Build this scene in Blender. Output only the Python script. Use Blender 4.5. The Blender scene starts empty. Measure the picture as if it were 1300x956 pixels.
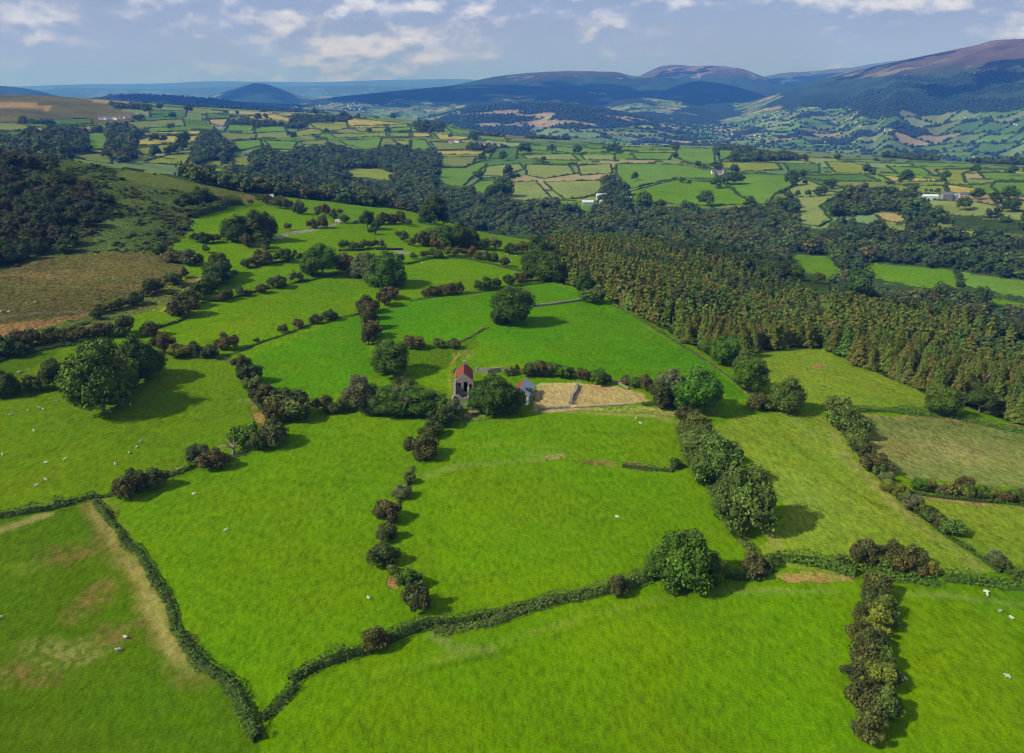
import bpy, math, random
import numpy as np
from mathutils import Vector, Matrix
rnd = random.Random(7)
RS = np.random.RandomState(11)
SC = bpy.context.scene
COL = SC.collection
# ------------------------------------------------------------------ camera model
F = 1011.0; PITCH = math.radians(20.2); CH = 100.0; CU, CV = 650.0, 478.0
cp, sp = math.cos(PITCH), math.sin(PITCH)
def direc(u, v):
    u = np.asarray(u, float); v = np.asarray(v, float)
    x = u - CU; y = F * cp + (CV - v) * sp; z = -F * sp + (CV - v) * cp
    return x, y, z
def azel(u, v):
    x, y, z = direc(u, v)
    return np.arctan2(x, y), z / np.hypot(x, y)      # azimuth, tan(elevation)
# ------------------------------------------------------------------ value noise
def _hash(ix, iy, seed):
    h = (ix.astype(np.int64) * 374761393 + iy.astype(np.int64) * 668265263 + seed * 974711) & 0x7fffffff
    h = ((h ^ (h >> 13)) * 1274126177) & 0x7fffffff
    return ((h ^ (h >> 16)) & 0xffff) / 65535.0
def vnoise(x, y, seed=0):
    ix = np.floor(x); iy = np.floor(y); fx = x - ix; fy = y - iy
    ix = ix.astype(np.int64); iy = iy.astype(np.int64)
    fx = fx * fx * (3 - 2 * fx); fy = fy * fy * (3 - 2 * fy)
    a = _hash(ix, iy, seed); b = _hash(ix + 1, iy, seed); c = _hash(ix, iy + 1, seed); d = _hash(ix + 1, iy + 1, seed)
    return (a * (1 - fx) + b * fx) * (1 - fy) + (c * (1 - fx) + d * fx) * fy
def fbm(x, y, oct=4, seed=0):
    s = 0; a = 1; t = 0
    for k in range(oct):
        s = s + a * vnoise(x * 2 ** k + 17.3 * k, y * 2 ** k - 9.1 * k, seed + k); t += a; a *= .5
    return s / t * 2 - 1
# ------------------------------------------------------------------ terrain (height over polar coordinates)
def pchip(x, y, xq):
    x = np.asarray(x, float); y = np.asarray(y, float)
    h = np.diff(x); d = np.diff(y) / h
    m = np.zeros_like(y)
    for i in range(1, len(x) - 1):
        if d[i - 1] * d[i] > 0:
            w1 = 2 * h[i] + h[i - 1]; w2 = h[i] + 2 * h[i - 1]
            m[i] = (w1 + w2) / (w1 / d[i - 1] + w2 / d[i])
    m[0] = d[0]; m[-1] = d[-1]
    xq = np.clip(xq, x[0], x[-1])
    i = np.clip(np.searchsorted(x, xq) - 1, 0, len(x) - 2)
    t = (xq - x[i]) / h[i]
    return ((1 + 2 * t) * (1 - t) ** 2 * y[i] + t * (1 - t) ** 2 * h[i] * m[i]
            + t * t * (3 - 2 * t) * y[i + 1] + t * t * (t - 1) * h[i] * m[i + 1])
UC = [0, 165, 330, 490, 650, 810, 975, 1140, 1300]
ROWS = [
 ('z', [900] * 9, [0] * 9),
 ('z', [700] * 9, [2, 1, 0, 0, 0, 0, 0, -1, -2]),
 ('z', [540, 535, 530, 525, 520, 520, 530, 545, 560], [4, 3, 2, 2, 2, 1, -1, -4, -7]),
 ('z', [420, 410, 400, 390, 385, 395, 440, 480, 530], [11, 9, 7, 5, 4, 1, -4, -8, -12]),
 ('z', [330, 318, 300, 300, 318, 338, 375, 410, 455], [17, 17, 15, 9, 2, -10, -22, -32, -42]),
 ('r', [200, 215, 247, 264, 303, 322, 358, 390, 432], [700, 700, 690, 710, 640, 570, 520, 485, 450]),
 ('zr', [900, 940, 950, 940, 900, 860, 800, 740, 700], [20, 4, -30, -42, -60, -62, -66, -72, -74]),
 ('r', [190, 206, 222, 233, 240, 245, 248, 250, 255], [1300, 1260, 1250, 1250, 1250, 1220, 1200, 1180, 1150]),
 ('r', [160, 170, 180, 190, 196, 198, 206, 217, 224], [1950, 1900, 1900, 1850, 1750, 1750, 1680, 1600, 1550]),
 ('r', [121, 130, 140, 148, 172, 184, 189, 201, 210], [2900, 2900, 2950, 2850, 2450, 2250, 2200, 2050, 1950]),
 ('zr', [3500] * 4 + [3300, 3100, 3050, 3000, 2900], [10, -30, -100, -150, -180, -186, -186, -186, -186]),
 ('zr', [4500] * 9, [-60, -90, -140, -165, -170, -185, -165, -150, -130]),
 ('zr', [8000] * 9, [-140, -140, -150, -150, -150, -150, -140, -100, -60]),
 ('zr', [20000] * 9, [-150] * 9),
 ('zr', [36000] * 9, [-150] * 9),
]
AZT = np.radians(np.linspace(-60, 60, 901)); RT = np.geomspace(12, 36000, 1700)
_rk = []; _zk = []
for kind, a, b in ROWS:
    a = np.array(a, float); b = np.array(b, float)
    if kind == 'z':
        az, te = azel(UC, a); r = (b - CH) / te; z = b
    elif kind == 'r':
        az, te = azel(UC, a); r = b; z = CH + r * te
    else:
        az, te = azel(UC, 250); r = a; z = b
    ext = math.radians(14)
    az = np.concatenate([[az[0] - ext], az, [az[-1] + ext]])
    r = np.concatenate([[r[0]], r, [r[-1]]]); z = np.concatenate([[z[0]], z, [z[-1]]])
    _rk.append(pchip(az, r, AZT)); _zk.append(pchip(az, z, AZT))
_rk = np.array(_rk); _zk = np.array(_zk)
TZ = np.zeros((len(AZT), len(RT)))
for i in range(len(AZT)):
    rk = np.concatenate([[5.], _rk[:, i]]); zk = np.concatenate([[_zk[0, i]], _zk[:, i]])
    TZ[i] = pchip(rk, zk, RT)
_A, _R = np.meshgrid(AZT, RT, indexing='ij')
_X = _R * np.sin(_A); _Y = _R * np.cos(_A)
TZ += 0.5 * fbm(_X / 45, _Y / 45, 3, 3) * np.clip(_R / 400, .4, 1)
TZ += 5 * fbm(_X / 320, _Y / 320, 3, 5) * np.clip((_R - 1100) / 800, 0, 1) * np.clip((3300 - _R) / 500, .3, 1)
TZ += 7 * fbm(_X / 1100, _Y / 1100, 3, 8) * np.clip((_R - 3000) / 1500, 0, 1)
# far ridges: (crest polyline in degrees traced from its skyline, distance, front width, back width, roughness)
MTS = [
 ([(-200,104),(0,109),(30,112),(60,118),(85,126),(110,140)], 9000, 9000, 2500, 2500, 12),
 ([(40,150),(85,128),(120,124),(170,121),(230,123),(260,125),(300,129),(420,136),(470,150)], 6000, 6000, 1500, 1800, 10),
 ([(180,140),(262,125),(290,115),(312,108.5),(324,105.5),(334,106),(350,111),(378,121),(420,129),(470,142)], 11000, 11000, 2200, 3000, 25),
 ([(330,145),(400,127),(450,121),(520,114),(600,108),(700,110),(800,118),(900,130)], 8200, 8200, 2600, 3000, 26),
 ([(480,125),(560,111),(600,103),(630,97),(680,92),(730,90),(780,91),(805,96),(830,97),(880,103),(950,118),(1000,130)], 10000, 10000, 2600, 3000, 34),
 ([(780,112),(815,95),(840,84),(860,82),(880,84),(900,83),(940,87),(965,96),(985,104),(1010,112),(1060,130)], 12000, 11500, 2600, 2600, 40),
 ([(900,115),(960,99),(1000,92),(1040,89),(1080,85),(1140,76),(1190,70),(1400,60)], 14500, 14000, 3000, 3000, 40),
 ([(880,150),(930,134),(975,121),(1000,113),(1050,98),(1100,86),(1150,76),(1200,65),(1240,57),(1262,51),(1300,49),(1400,46),(1600,60)], 8200, 6300, 3300, 3500, 30),
 ([(780,140),(830,122),(865,107),(890,103),(920,107),(960,118),(1000,134)], 9000, 8600, 1900, 1500, 25),
 ([(500,160),(560,146),(600,137),(650,132),(700,132),(745,136),(800,146),(860,160),(900,172)], 5200, 5000, 1300, 1500, 14),
 ([(-200,109),(0,110),(100,107),(200,106),(270,103),(400,104),(500,101),(570,100),(640,103),(900,108),(1500,104)], 27000, 27000, 6000, 3500, 30),
 ([(-200,113),(0,116),(100,112),(200,113),(300,110),(430,109),(520,110),(640,112),(1500,112)], 18000, 18000, 4000, 3000, 25),
]
for k, (pl, r0, r1, wf, wb, amp) in enumerate(MTS):
    pu = np.array([p[0] for p in pl], float); pv = np.array([p[1] for p in pl], float)
    az, te = azel(pu, pv)
    i0 = max(0, np.searchsorted(AZT, az[0] - math.radians(1.6))); i1 = min(len(AZT), np.searchsorted(AZT, az[-1] + math.radians(1.6)) + 1)
    j0 = np.searchsorted(RT, min(r0, r1) * .93 - wf * 1.4); j1 = min(len(RT), np.searchsorted(RT, max(r0, r1) * 1.07 + wb) + 1)
    sl = (slice(i0, i1), slice(j0, j1)); Az = AZT[i0:i1]; A_ = _A[sl]; R_ = _R[sl]; X_ = _X[sl]; Y_ = _Y[sl]; T_ = TZ[sl]
    rc = r0 + (r1 - r0) * np.clip((Az - az[0]) / (az[-1] - az[0]), 0, 1)
    rc = rc * (1 + .05 * fbm(np.degrees(Az) / 5, Az * 0 + k * 7.7, 3, 30 + k))
    inside = np.clip(np.minimum(Az - az[0], az[-1] - Az) / math.radians(1.5) + 1, 0, 1)
    tec = pchip(az, te, Az)
    zc = CH + rc * tec
    base = -170.0
    t = (rc[:, None] - R_)
    wfa = wf * (1 + .35 * fbm(np.degrees(A_) / 3.0, R_ * 0 + k, 3, 60 + k))
    tf = np.clip(t / wfa, 0, 1); tb = np.clip(-t / wb, 0, 1)
    shp = np.where(t > 0, .35 * (.5 + .5 * np.cos(np.pi * tf)) + .65 * (1 - tf) ** 1.15, .5 + .5 * np.cos(np.pi * tb))
    rel = shp * inside[:, None]
    gul = fbm(X_ / 700, Y_ / 700, 5, 80 + k)
    zm = base + (zc[:, None] - base) * rel + amp * gul * 4 * rel ** 1.5 * (1 - rel) * 1.2 + amp * .12 * fbm(X_ / 260, Y_ / 260, 3, 90 + k) * rel
    TZ[sl] = np.where(zm > T_, zm, T_)
def lookup(tab, x, y):
    az = np.arctan2(x, y); r = np.hypot(x, y)
    fi = np.clip((az - AZT[0]) / (AZT[1] - AZT[0]), 0, len(AZT) - 1.001)
    fj = np.clip(np.log(np.maximum(r, 1) / RT[0]) / math.log(RT[1] / RT[0]), 0, len(RT) - 1.001)
    i = fi.astype(int); j = fj.astype(int); a = fi - i; b = fj - j
    return (tab[i, j] * (1 - a) + tab[i + 1, j] * a) * (1 - b) + (tab[i, j + 1] * (1 - a) + tab[i + 1, j + 1] * a) * b
def gz(x, y): return float(lookup(TZ, np.array([x], float), np.array([y], float))[0])
def hit(u, v, rmax=33000.0):
    "world point where the ground is seen at (u, v) of the picture"
    az, te = azel(u, v); az = float(az); te = float(te)
    r = RT; x = r * math.sin(az); y = r * math.cos(az)
    zt = lookup(TZ, x, y); zr = CH + r * te
    k = np.nonzero(zt >= zr)[0]
    if len(k) == 0 or k[0] == 0:
        rr = 60000.0
    else:
        k = k[0]; d0 = zr[k - 1] - zt[k - 1]; d1 = zr[k] - zt[k]
        rr = r[k - 1] + (r[k] - r[k - 1]) * d0 / (d0 - d1)
    rr = min(rr, rmax)
    x = rr * math.sin(az); y = rr * math.cos(az)
    return (x, y, gz(x, y))
def depth(p): return p[1] * cp - (p[2] - CH) * sp      # along the view axis
def pxm(p): return depth(p) / F                        # metres per picture unit there
def inpoly(px, py, poly):
    ins = np.zeros(px.shape, bool); n = len(poly)
    for i in range(n):
        x0, y0 = poly[i]; x1, y1 = poly[(i + 1) % n]
        if y0 == y1: continue
        c = ((y0 > py) != (y1 > py)) & (px < (x1 - x0) * (py - y0) / (y1 - y0) + x0)
        ins ^= c
    return ins
# ------------------------------------------------------------------ cover of the land: colour (linear albedo), roughness class
C = dict(
 g1=(.090,.180,.0), g2=(.062,.168,.0), g3=(.145,.208,.012), g4=(.060,.116,.001), g5=(.088,.155,.001),
 yg=(.165,.195,.022), pg=(.165,.205,.050), ye=(.300,.260,.050), dg=(.065,.130,.022), mg=(.100,.185,.015), og=(.135,.165,.035),
 tan=(.300,.235,.085), straw=(.330,.255,.100), soil=(.300,.160,.065), red=(.22,.10,.05),
 moor=(.082,.076,.020), brk=(.060,.088,.018), brk2=(.042,.060,.014), wood=(.036,.058,.014), rough=(.085,.110,.020),
 olive=(.130,.120,.030), orange=(.260,.180,.060), brown=(.180,.110,.040), grey=(.17,.165,.14), apron=(.42,.36,.24))
# (colour, grain class 0 smooth pasture .. 1 rough cover, nearer than, outline)
NEAR = [
 ('g1',0,900,[(-220,215),(-220,1000),(1520,1000),(1520,520),(1300,447),(1140,402),(1000,366),(850,331),(720,312),(640,296),(560,274),(480,264),(400,254),(333,246),(250,238),(160,216),(0,196)]),
 ('wood',.8,900,[(690,325),(700,312),(760,312),(850,328),(1000,362),(1140,398),(1300,440),(1520,500),(1520,640),(1300,540),(1240,520),(1185,505),(1100,468),(1040,442),(960,445),(935,455),(905,452),(870,433),(830,410),(770,377),(740,370),(690,350)]),
 ('brk',1,900,[(-220,190),(0,196),(80,203),(165,216),(250,232),(300,243),(325,249),(300,256),(262,262),(250,275),(235,300),(200,328),(130,320),(60,330),(0,345),(-220,360)]),
 ('brk2',1,900,[(-220,205),(0,205),(50,212),(85,225),(105,240),(135,262),(120,290),(108,320),(60,326),(0,345),(-220,360)]),
 ('rough',.7,900,[(160,216),(250,232),(330,247),(322,254),(260,247),(200,238),(150,226)]),
 ('brown',.6,900,[(298,249),(322,247),(328,256),(310,258),(296,254)]),
 ('moor',.9,900,[(-220,352),(0,344),(30,336),(60,325),(130,321),(200,322),(222,334),(245,345),(215,362),(185,378),(150,392),(110,402),(60,408),(0,415),(-220,430)]),
 ('brown',.9,900,[(-220,415),(0,412),(70,404),(110,398),(130,392),(120,400),(80,412),(30,424),(0,430),(-220,440)]),
 ('rough',.8,900,[(-220,445),(0,428),(40,420),(110,402),(160,388),(222,362),(246,350),(256,352),(235,375),(200,392),(150,408),(110,430),(40,442),(0,450),(-220,465)]),
 ('soil',.5,900,[(240,354),(246,350),(257,351),(253,358),(244,362)]),
 ('g5',0,900,[(-220,470),(0,452),(60,440),(105,432),(210,440),(262,452),(298,462),(318,492),(338,535),(300,565),(240,592),(160,622),(125,632),(60,642),(0,655),(-220,680)]),
 ('g4',0,900,[(-220,680),(0,657),(60,646),(122,638),(150,672),(190,724),(225,793),(262,850),(285,870),(312,902),(335,950),(352,1000),(-220,1000)]),
 ('g4',0,900,[(-220,465),(0,450),(60,440),(100,432),(40,470),(0,495),(-220,505)]),
 ('g2',0,900,[(300,462),(455,398),(470,445),(480,470),(440,495),(400,512),(345,505),(318,490)]),
 ('g2',0,900,[(478,395),(520,383),(600,372),(625,368),(690,356),(745,376),(780,386),(830,413),(868,436),(905,458),(950,492),(960,508),(860,500),(800,482),(740,472),(680,462),(640,462),(560,470),(520,460),(500,440),(478,420)]),
 ('g4',.1,900,[(478,440),(560,440),(600,425),(610,440),(560,470),(500,462)]),
 ('g3',.15,900,[(895,545),(940,527),(1040,522),(1060,540),(1100,590),(1160,645),(1230,700),(1262,725),(1190,732),(1100,728),(1000,722),(960,700),(1000,650),(975,610),(940,575)]),
 ('g3',.15,900,[(955,452),(985,444),(1040,442),(1100,468),(1185,503),(1190,520),(1090,522),(1040,512),(1000,512),(970,478)]),
 ('soil',.4,900,[(1030,463),(1045,461),(1053,466),(1040,470),(1030,468)]),
 ('og',.3,900,[(1092,528),(1180,530),(1300,540),(1520,560),(1520,640),(1300,620),(1210,612),(1160,612),(1120,585),(1100,560)]),
 ('soil',.4,900,[(1088,525),(1190,530),(1300,540),(1300,544),(1190,534),(1090,530)]),
 ('g3',.15,900,[(1160,628),(1300,645),(1520,665),(1520,760),(1300,722),(1240,700),(1190,660)]),
 ('soil',.4,900,[(1150,622),(1220,636),(1300,642),(1300,647),(1220,641),(1155,630)]),
 ('straw',.18,900,[(679,489),(700,486),(737,486),(729,520),(700,524),(676,520)]),
 ('tan',.18,900,[(737,486),(780,490),(812,499),(824,510),(800,513),(729,516)]),
 ('tan',.4,900,[(672,521),(730,515),(800,513),(858,524),(860,530),(800,523),(740,521),(680,526)]),
 ('rough',.5,900,[(570,498),(612,500),(632,530),(600,536),(560,534),(545,528)]),
 ('tan',.6,900,[(600,518),(618,528),(600,532),(588,527)]),
 ('g5',.1,900,[(530,800),(548,790),(560,805),(620,800),(600,830),(560,835),(530,825)]),
 ('g1',0,900,[(380,868),(440,842),(490,822),(545,795),(560,812),(620,797),(700,772),(790,752),(850,735),(980,737),(1085,740),(1082,1000),(300,1000)]),
 ('soil',.5,900,[(975,736),(990,728),(1020,724),(1060,725),(1090,733),(1080,739),(1020,740)]),
 ('soil',.5,900,[(493,732),(503,731),(510,740),(505,748),(494,745)]),
 ('tan',.4,900,[(688,582),(700,577),(715,578),(718,583),(700,584)]),
 ('brown',.4,900,[(716,583),(772,585),(852,592),(855,600),(800,597),(735,589)]),
 ('soil',.4,900,[(315,518),(335,500),(342,535),(330,540)]),
 ('grey',.3,900,[(352,300),(366,295),(395,290),(412,287),(430,283),(430,285),(412,289),(396,293),(367,298),(354,303)]),
 ('grey',.3,900,[(500,318),(512,319),(520,321),(512,322),(500,320)]),
 ('tan',.4,900,[(200,602),(215,595),(245,582),(290,560),(300,562),(250,590),(215,606)]),
 ('brown',.4,900,[(592,373),(604,370),(608,376),(596,378)]),
]
MID = [
 ('wood',.8,3000,[(100,215),(200,222),(300,213),(310,195),(380,190),(400,184),(430,188),(480,188),(540,185),(560,205),(550,222),(590,238),(640,246),(720,262),(760,268),(800,262),(850,262),(960,270),(975,256),(1005,262),(1010,285),(1040,290),(1080,287),(1100,295),(1150,293),(1220,303),(1260,305),(1300,310),(1480,320),(1520,640),(1300,560),(1140,500),(1000,400),(850,345),(700,330),(620,305),(520,285),(420,265),(330,260),(200,240),(100,225)]),
 ('wood',.8,3000,[(1042,256),(1075,248),(1150,246),(1165,262),(1200,275),(1190,286),(1150,288),(1110,272),(1060,276)]),
 ('wood',.8,3000,[(1205,275),(1240,273),(1300,283),(1400,290),(1400,305),(1300,298),(1210,290)]),
 ('wood',.8,3000,[(60,168),(100,165),(115,170),(118,192),(90,196),(60,186)]),
 ('wood',.8,3000,[(-100,170),(10,168),(20,178),(50,172),(62,184),(90,198),(60,202),(0,190),(-100,190)]),
 ('wood',.8,3000,[(120,166),(135,158),(175,160),(190,164),(168,182),(175,202),(150,208),(138,190)]),
 ('wood',.8,3000,[(240,195),(262,165),(275,170),(298,190),(290,208),(248,210)]),
 ('wood',.8,3000,[(760,230),(790,230),(803,262),(765,262)]),
 ('wood',.8,3000,[(925,196),(1000,196),(1015,204),(925,206)]),
 ('wood',.8,3000,[(300,155),(318,152),(350,160),(340,163),(300,158)]),
 ('wood',.8,3000,[(378,148),(430,150),(438,155),(385,158)]),
 ('wood',.8,3000,[(635,235),(652,236),(646,250),(620,252)]),
 ('wood',.8,3000,[(525,157),(560,158),(562,168),(528,167)]),
 ('wood',.8,3000,[(1120,193),(1190,196),(1190,205),(1120,200)]),
 ('wood',.8,3000,[(1225,195),(1400,205),(1400,215),(1230,206)]),
]
FAR = [  # far-side pastures: colour, outline
 ('og',[(-40,156),(30,157),(45,162),(20,166),(-40,166)]),
 ('dg',[(60,152),(115,151),(118,157),(70,159)]),
 ('yg',[(58,163),(95,161),(138,158),(133,166),(105,165),(60,169)]),
 ('mg',[(111,169),(136,168),(140,189),(118,191),(108,178)]),
 ('orange',[(150,169),(170,167),(163,176),(153,178)]),
 ('ye',[(184,168),(255,165),(254,171),(190,170)]),
 ('ye',[(172,178),(195,172),(254,173),(248,180),(175,185)]),
 ('yg',[(170,188),(205,184),(255,182),(243,190),(180,197)]),
 ('yg',[(183,205),(215,196),(243,196),(235,210),(185,207)]),
 ('og',[(92,197),(140,193),(142,208),(105,203)]),
 ('yg',[(52,183),(62,180),(80,188),(70,190)]),
 ('brown',[(-40,190),(28,188),(25,194),(-40,196)]),
 ('tan',[(-20,177),(15,176),(10,181),(-20,181)]),
 ('dg',[(190,140),(238,141),(235,149),(190,149)]),
 ('og',[(160,155),(232,151),(235,160),(175,163)]),
 ('dg',[(262,144),(295,146),(290,151),(262,151)]),
 ('tan',[(265,152),(290,151),(285,160),(267,158)]),
 ('mg',[(290,158),(323,159),(320,166),(285,167)]),
 ('mg',[(325,162),(360,160),(365,167),(322,169)]),
 ('og',[(272,168),(325,170),(325,176),(290,178)]),
 ('mg',[(292,180),(330,177),(333,185),(305,192)]),
 ('mg',[(335,178),(378,180),(372,190),(345,190)]),
 ('ye',[(315,147),(350,145),(372,152),(365,155),(340,150),(315,151)]),
 ('yg',[(370,168),(395,163),(408,166),(412,170),(370,174)]),
 ('yg',[(392,156),(440,155),(442,163),(418,167),(400,163)]),
 ('ye',[(440,153),(450,150),(520,158),(465,160),(442,160)]),
 ('yg',[(420,170),(490,168),(490,173),(425,175)]),
 ('yg',[(450,163),(490,162),(492,167),(455,167)]),
 ('mg',[(495,163),(522,161),(522,166),(497,168)]),
 ('yg',[(495,170),(520,168),(520,174),(493,173)]),
 ('og',[(380,180),(415,177),(415,183),(385,184)]),
 ('mg',[(430,178),(485,176),(480,188),(462,190),(440,184)]),
 ('yg',[(497,178),(520,179),(520,186),(510,184)]),
 ('yg',[(296,199),(320,197),(322,211),(296,211)]),
 ('yg',[(260,205),(285,202),(280,211),(258,212)]),
 ('yg',[(428,218),(450,214),(478,213),(510,222),(505,230),(470,228),(440,225)]),
 ('ye',[(522,167),(545,170),(548,174),(525,174)]),
 ('ye',[(550,170),(598,174),(590,178),(558,177)]),
 ('mg',[(522,178),(540,178),(548,190),(522,190)]),
 ('og',[(545,180),(595,182),(600,190),(555,191)]),
 ('ye',[(552,192),(615,191),(612,196),(555,197)]),
 ('og',[(560,199),(605,199),(600,208),(588,212),(557,211)]),
 ('mg',[(545,214),(590,213),(610,205),(618,208),(600,225),(587,238),(565,235),(550,222)]),
 ('mg',[(565,161),(597,166),(597,172),(575,169)]),
 ('mg',[(606,172),(640,174),(645,180),(610,177)]),
 ('brown',[(608,167),(665,173),(668,176),(612,170)]),
 ('dg',[(630,188),(658,187),(655,202),(620,202)]),
 ('pg',[(618,211),(660,208),(665,215),(640,224),(612,223)]),
 ('mg',[(592,240),(612,227),(636,226),(622,248),(604,246)]),
 ('pg',[(640,232),(680,230),(700,252),(665,255),(645,252),(638,245)]),
 ('mg',[(668,184),(696,185),(695,192),(670,190)]),
 ('mg',[(705,186),(770,189),(772,193),(730,195),(705,192)]),
 ('pg',[(662,197),(725,195),(735,204),(668,202)]),
 ('pg',[(737,196),(780,196),(780,204),(742,203)]),
 ('pg',[(667,209),(722,210),(730,221),(690,227),(668,222)]),
 ('pg',[(733,210),(775,208),(778,220),(737,223)]),
 ('pg',[(690,231),(765,229),(766,242),(740,252),(716,253),(700,240)]),
 ('g1',[(702,254),(760,257),(766,264),(750,270),(720,264)]),
 ('mg',[(784,187),(858,186),(855,191),(787,191)]),
 ('mg',[(802,194),(855,194),(850,203),(807,203)]),
 ('mg',[(860,188),(905,188),(908,211),(880,208),(857,200)]),
 ('mg',[(911,190),(938,192),(925,200),(913,205)]),
 ('yg',[(914,206),(985,207),(993,216),(940,218),(918,214)]),
 ('dg',[(994,207),(1040,209),(1040,220),(1003,218)]),
 ('mg',[(782,208),(860,209),(905,216),(912,228),(860,226),(800,240),(790,230),(782,222)]),
 ('g1',[(792,262),(800,243),(860,228),(908,232),(915,224),(940,250),(962,258),(900,262),(840,258)]),
 ('mg',[(918,221),(945,221),(1000,222),(1012,236),(985,245),(972,264),(940,250),(918,232)]),
 ('pg',[(1000,240),(1020,226),(1040,235),(1085,240),(1068,247),(1040,262),(1055,280),(1040,288),(1012,284),(1010,262)]),
 ('yg',[(1047,205),(1080,206),(1110,214),(1110,221),(1060,219),(1052,212)]),
 ('og',[(1060,202),(1110,203),(1150,208),(1090,206)]),
 ('mg',[(1125,211),(1170,213),(1185,223),(1140,221)]),
 ('ye',[(1115,222),(1195,228),(1195,231),(1130,230)]),
 ('yg',[(1187,216),(1240,215),(1222,221),(1225,232),(1252,235),(1205,235)]),
 ('dg',[(1015,223),(1095,222),(1118,231),(1040,230)]),
 ('mg',[(1242,219),(1300,221),(1380,224),(1380,234),(1300,231),(1250,227)]),
 ('mg',[(1150,206),(1230,208),(1300,213),(1300,218),(1240,213),(1160,211)]),
 ('ye',[(1200,234),(1245,240),(1235,248),(1205,244)]),
 ('mg',[(1262,231),(1300,232),(1380,236),(1380,255),(1300,250),(1268,245),(1258,238)]),
 ('pg',[(1045,236),(1100,240),(1148,246),(1140,249),(1080,247),(1050,243)]),
 ('yg',[(1150,236),(1198,236),(1203,246),(1170,247)]),
 ('pg',[(1148,252),(1200,255),(1240,257),(1300,270),(1296,281),(1200,274),(1160,262)]),
 ('tan',[(1104,268),(1130,269),(1152,275),(1150,284),(1120,280)]),
 ('pg',[(1155,289),(1200,291),(1276,298),(1262,305),(1160,296)]),
 ('yg',[(1268,252),(1300,255),(1380,262),(1380,275),(1300,268),(1275,262)]),
 ('g1',[(1000,322),(1055,325),(1082,352),(1070,358),(1040,352),(1000,342)]),
 ('g1',[(1082,330),(1210,342),(1220,366),(1180,368),(1100,355)]),
 ('mg',[(1214,344),(1300,356),(1420,366),(1420,395),(1300,379),(1240,369),(1223,362)]),
 ('g1',[(1226,372),(1300,384),(1420,400),(1420,410),(1300,394),(1240,386)]),
]
def unproj(poly, rmax): return [hit(u, v, rmax)[:2] for u, v in poly]
NEARW = [(c, g, unproj(p, rm)) for c, g, rm, p in NEAR]
MIDW = [(c, g, unproj(p, rm)) for c, g, rm, p in MID]
FARW = [(c, unproj(p, 3400)) for c, p in FAR]
def classify(x, y, far_default):
    "index colours and grain for arrays of ground points"
    n = x.size
    col = far_default[:, :3].copy(); gr = far_default[:, 3].copy(); wood = np.zeros(n, np.int8); fid = np.full(n, -1, np.int16)
    amp = np.clip(np.hypot(x, y) / 250, .5, 2.2)
    wx = x + amp * 1.6 * fbm(x / 3.5, y / 3.5, 3, 21); wy = y + amp * 1.6 * fbm(x / 3.5, y / 3.5, 3, 22); rag = fbm(x / 1.6, y / 1.6, 3, 23); rag2 = fbm(x / 5, y / 5, 3, 24)
    def paint(poly, c, g, w, f):
        a = np.array(poly); lo = a.min(0); hi = a.max(0)
        k = np.nonzero((x >= lo[0]) & (x <= hi[0]) & (y >= lo[1]) & (y <= hi[1]))[0]
        if not len(k): return
        k = k[inpoly(wx[k], wy[k], poly)]
        if f >= 0 and f < 100 and c is not None and g in (.4, .5, .6): k = k[rag[k] + rag2[k] > -.5]
        if 0 <= f < 100 and g in (.4, .5, .6):      # worn ground: grass shows through it unevenly
            t = np.clip(.62 + .9 * rag2[k] + .5 * rag[k], .05, 1)[:, None] * .8
            col[k] = col[k] * (1 - t) + np.array(c) * t; gr[k] = .25; return
        col[k] = c; gr[k] = g; wood[k] = w; fid[k] = f
    for i, (c, g, p) in enumerate(MIDW): paint(p, C[c], g, 1, -1)
    for i, (c, p) in enumerate(FARW): paint(p, C[c], .1, 0, 100 + i)
    for i, (c, g, p) in enumerate(NEARW): paint(p, C[c], g, 2 if c == 'wood' else (3 if c == 'brk2' else 0), i)
    return col, gr, wood, fid
def worley(x, y, seed):
    "distance to the border of the nearest jittered cell, and the cell's random numbers"
    ix = np.floor(x).astype(np.int64); iy = np.floor(y).astype(np.int64)
    d1 = np.full(x.shape, 9.); d2 = np.full(x.shape, 9.); cid = np.zeros(x.shape); cid2 = np.zeros(x.shape)
    for a in (-1, 0, 1):
        for b in (-1, 0, 1):
            jx = ix + a; jy = iy + b
            px = jx + .15 + .7 * _hash(jx, jy, seed); py = jy + .15 + .7 * _hash(jx, jy, seed + 1)
            d = np.maximum(np.abs(px - x), np.abs(py - y)) * .75 + .25 * np.hypot(px - x, py - y)
            h = _hash(jx, jy, seed + 2); h2 = _hash(jx, jy, seed + 3)
            m = d < d1
            d2 = np.where(m, d1, np.minimum(d2, d)); cid = np.where(m, h, cid); cid2 = np.where(m, h2, cid2); d1 = np.where(m, d, d1)
    return d2 - d1, cid, cid2
PALF = np.array([C['mg'], C['pg'], C['og'], C['dg'], (.14,.18,.07), (.24,.20,.09), (.11,.165,.05), (.12,.19,.06)])
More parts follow.
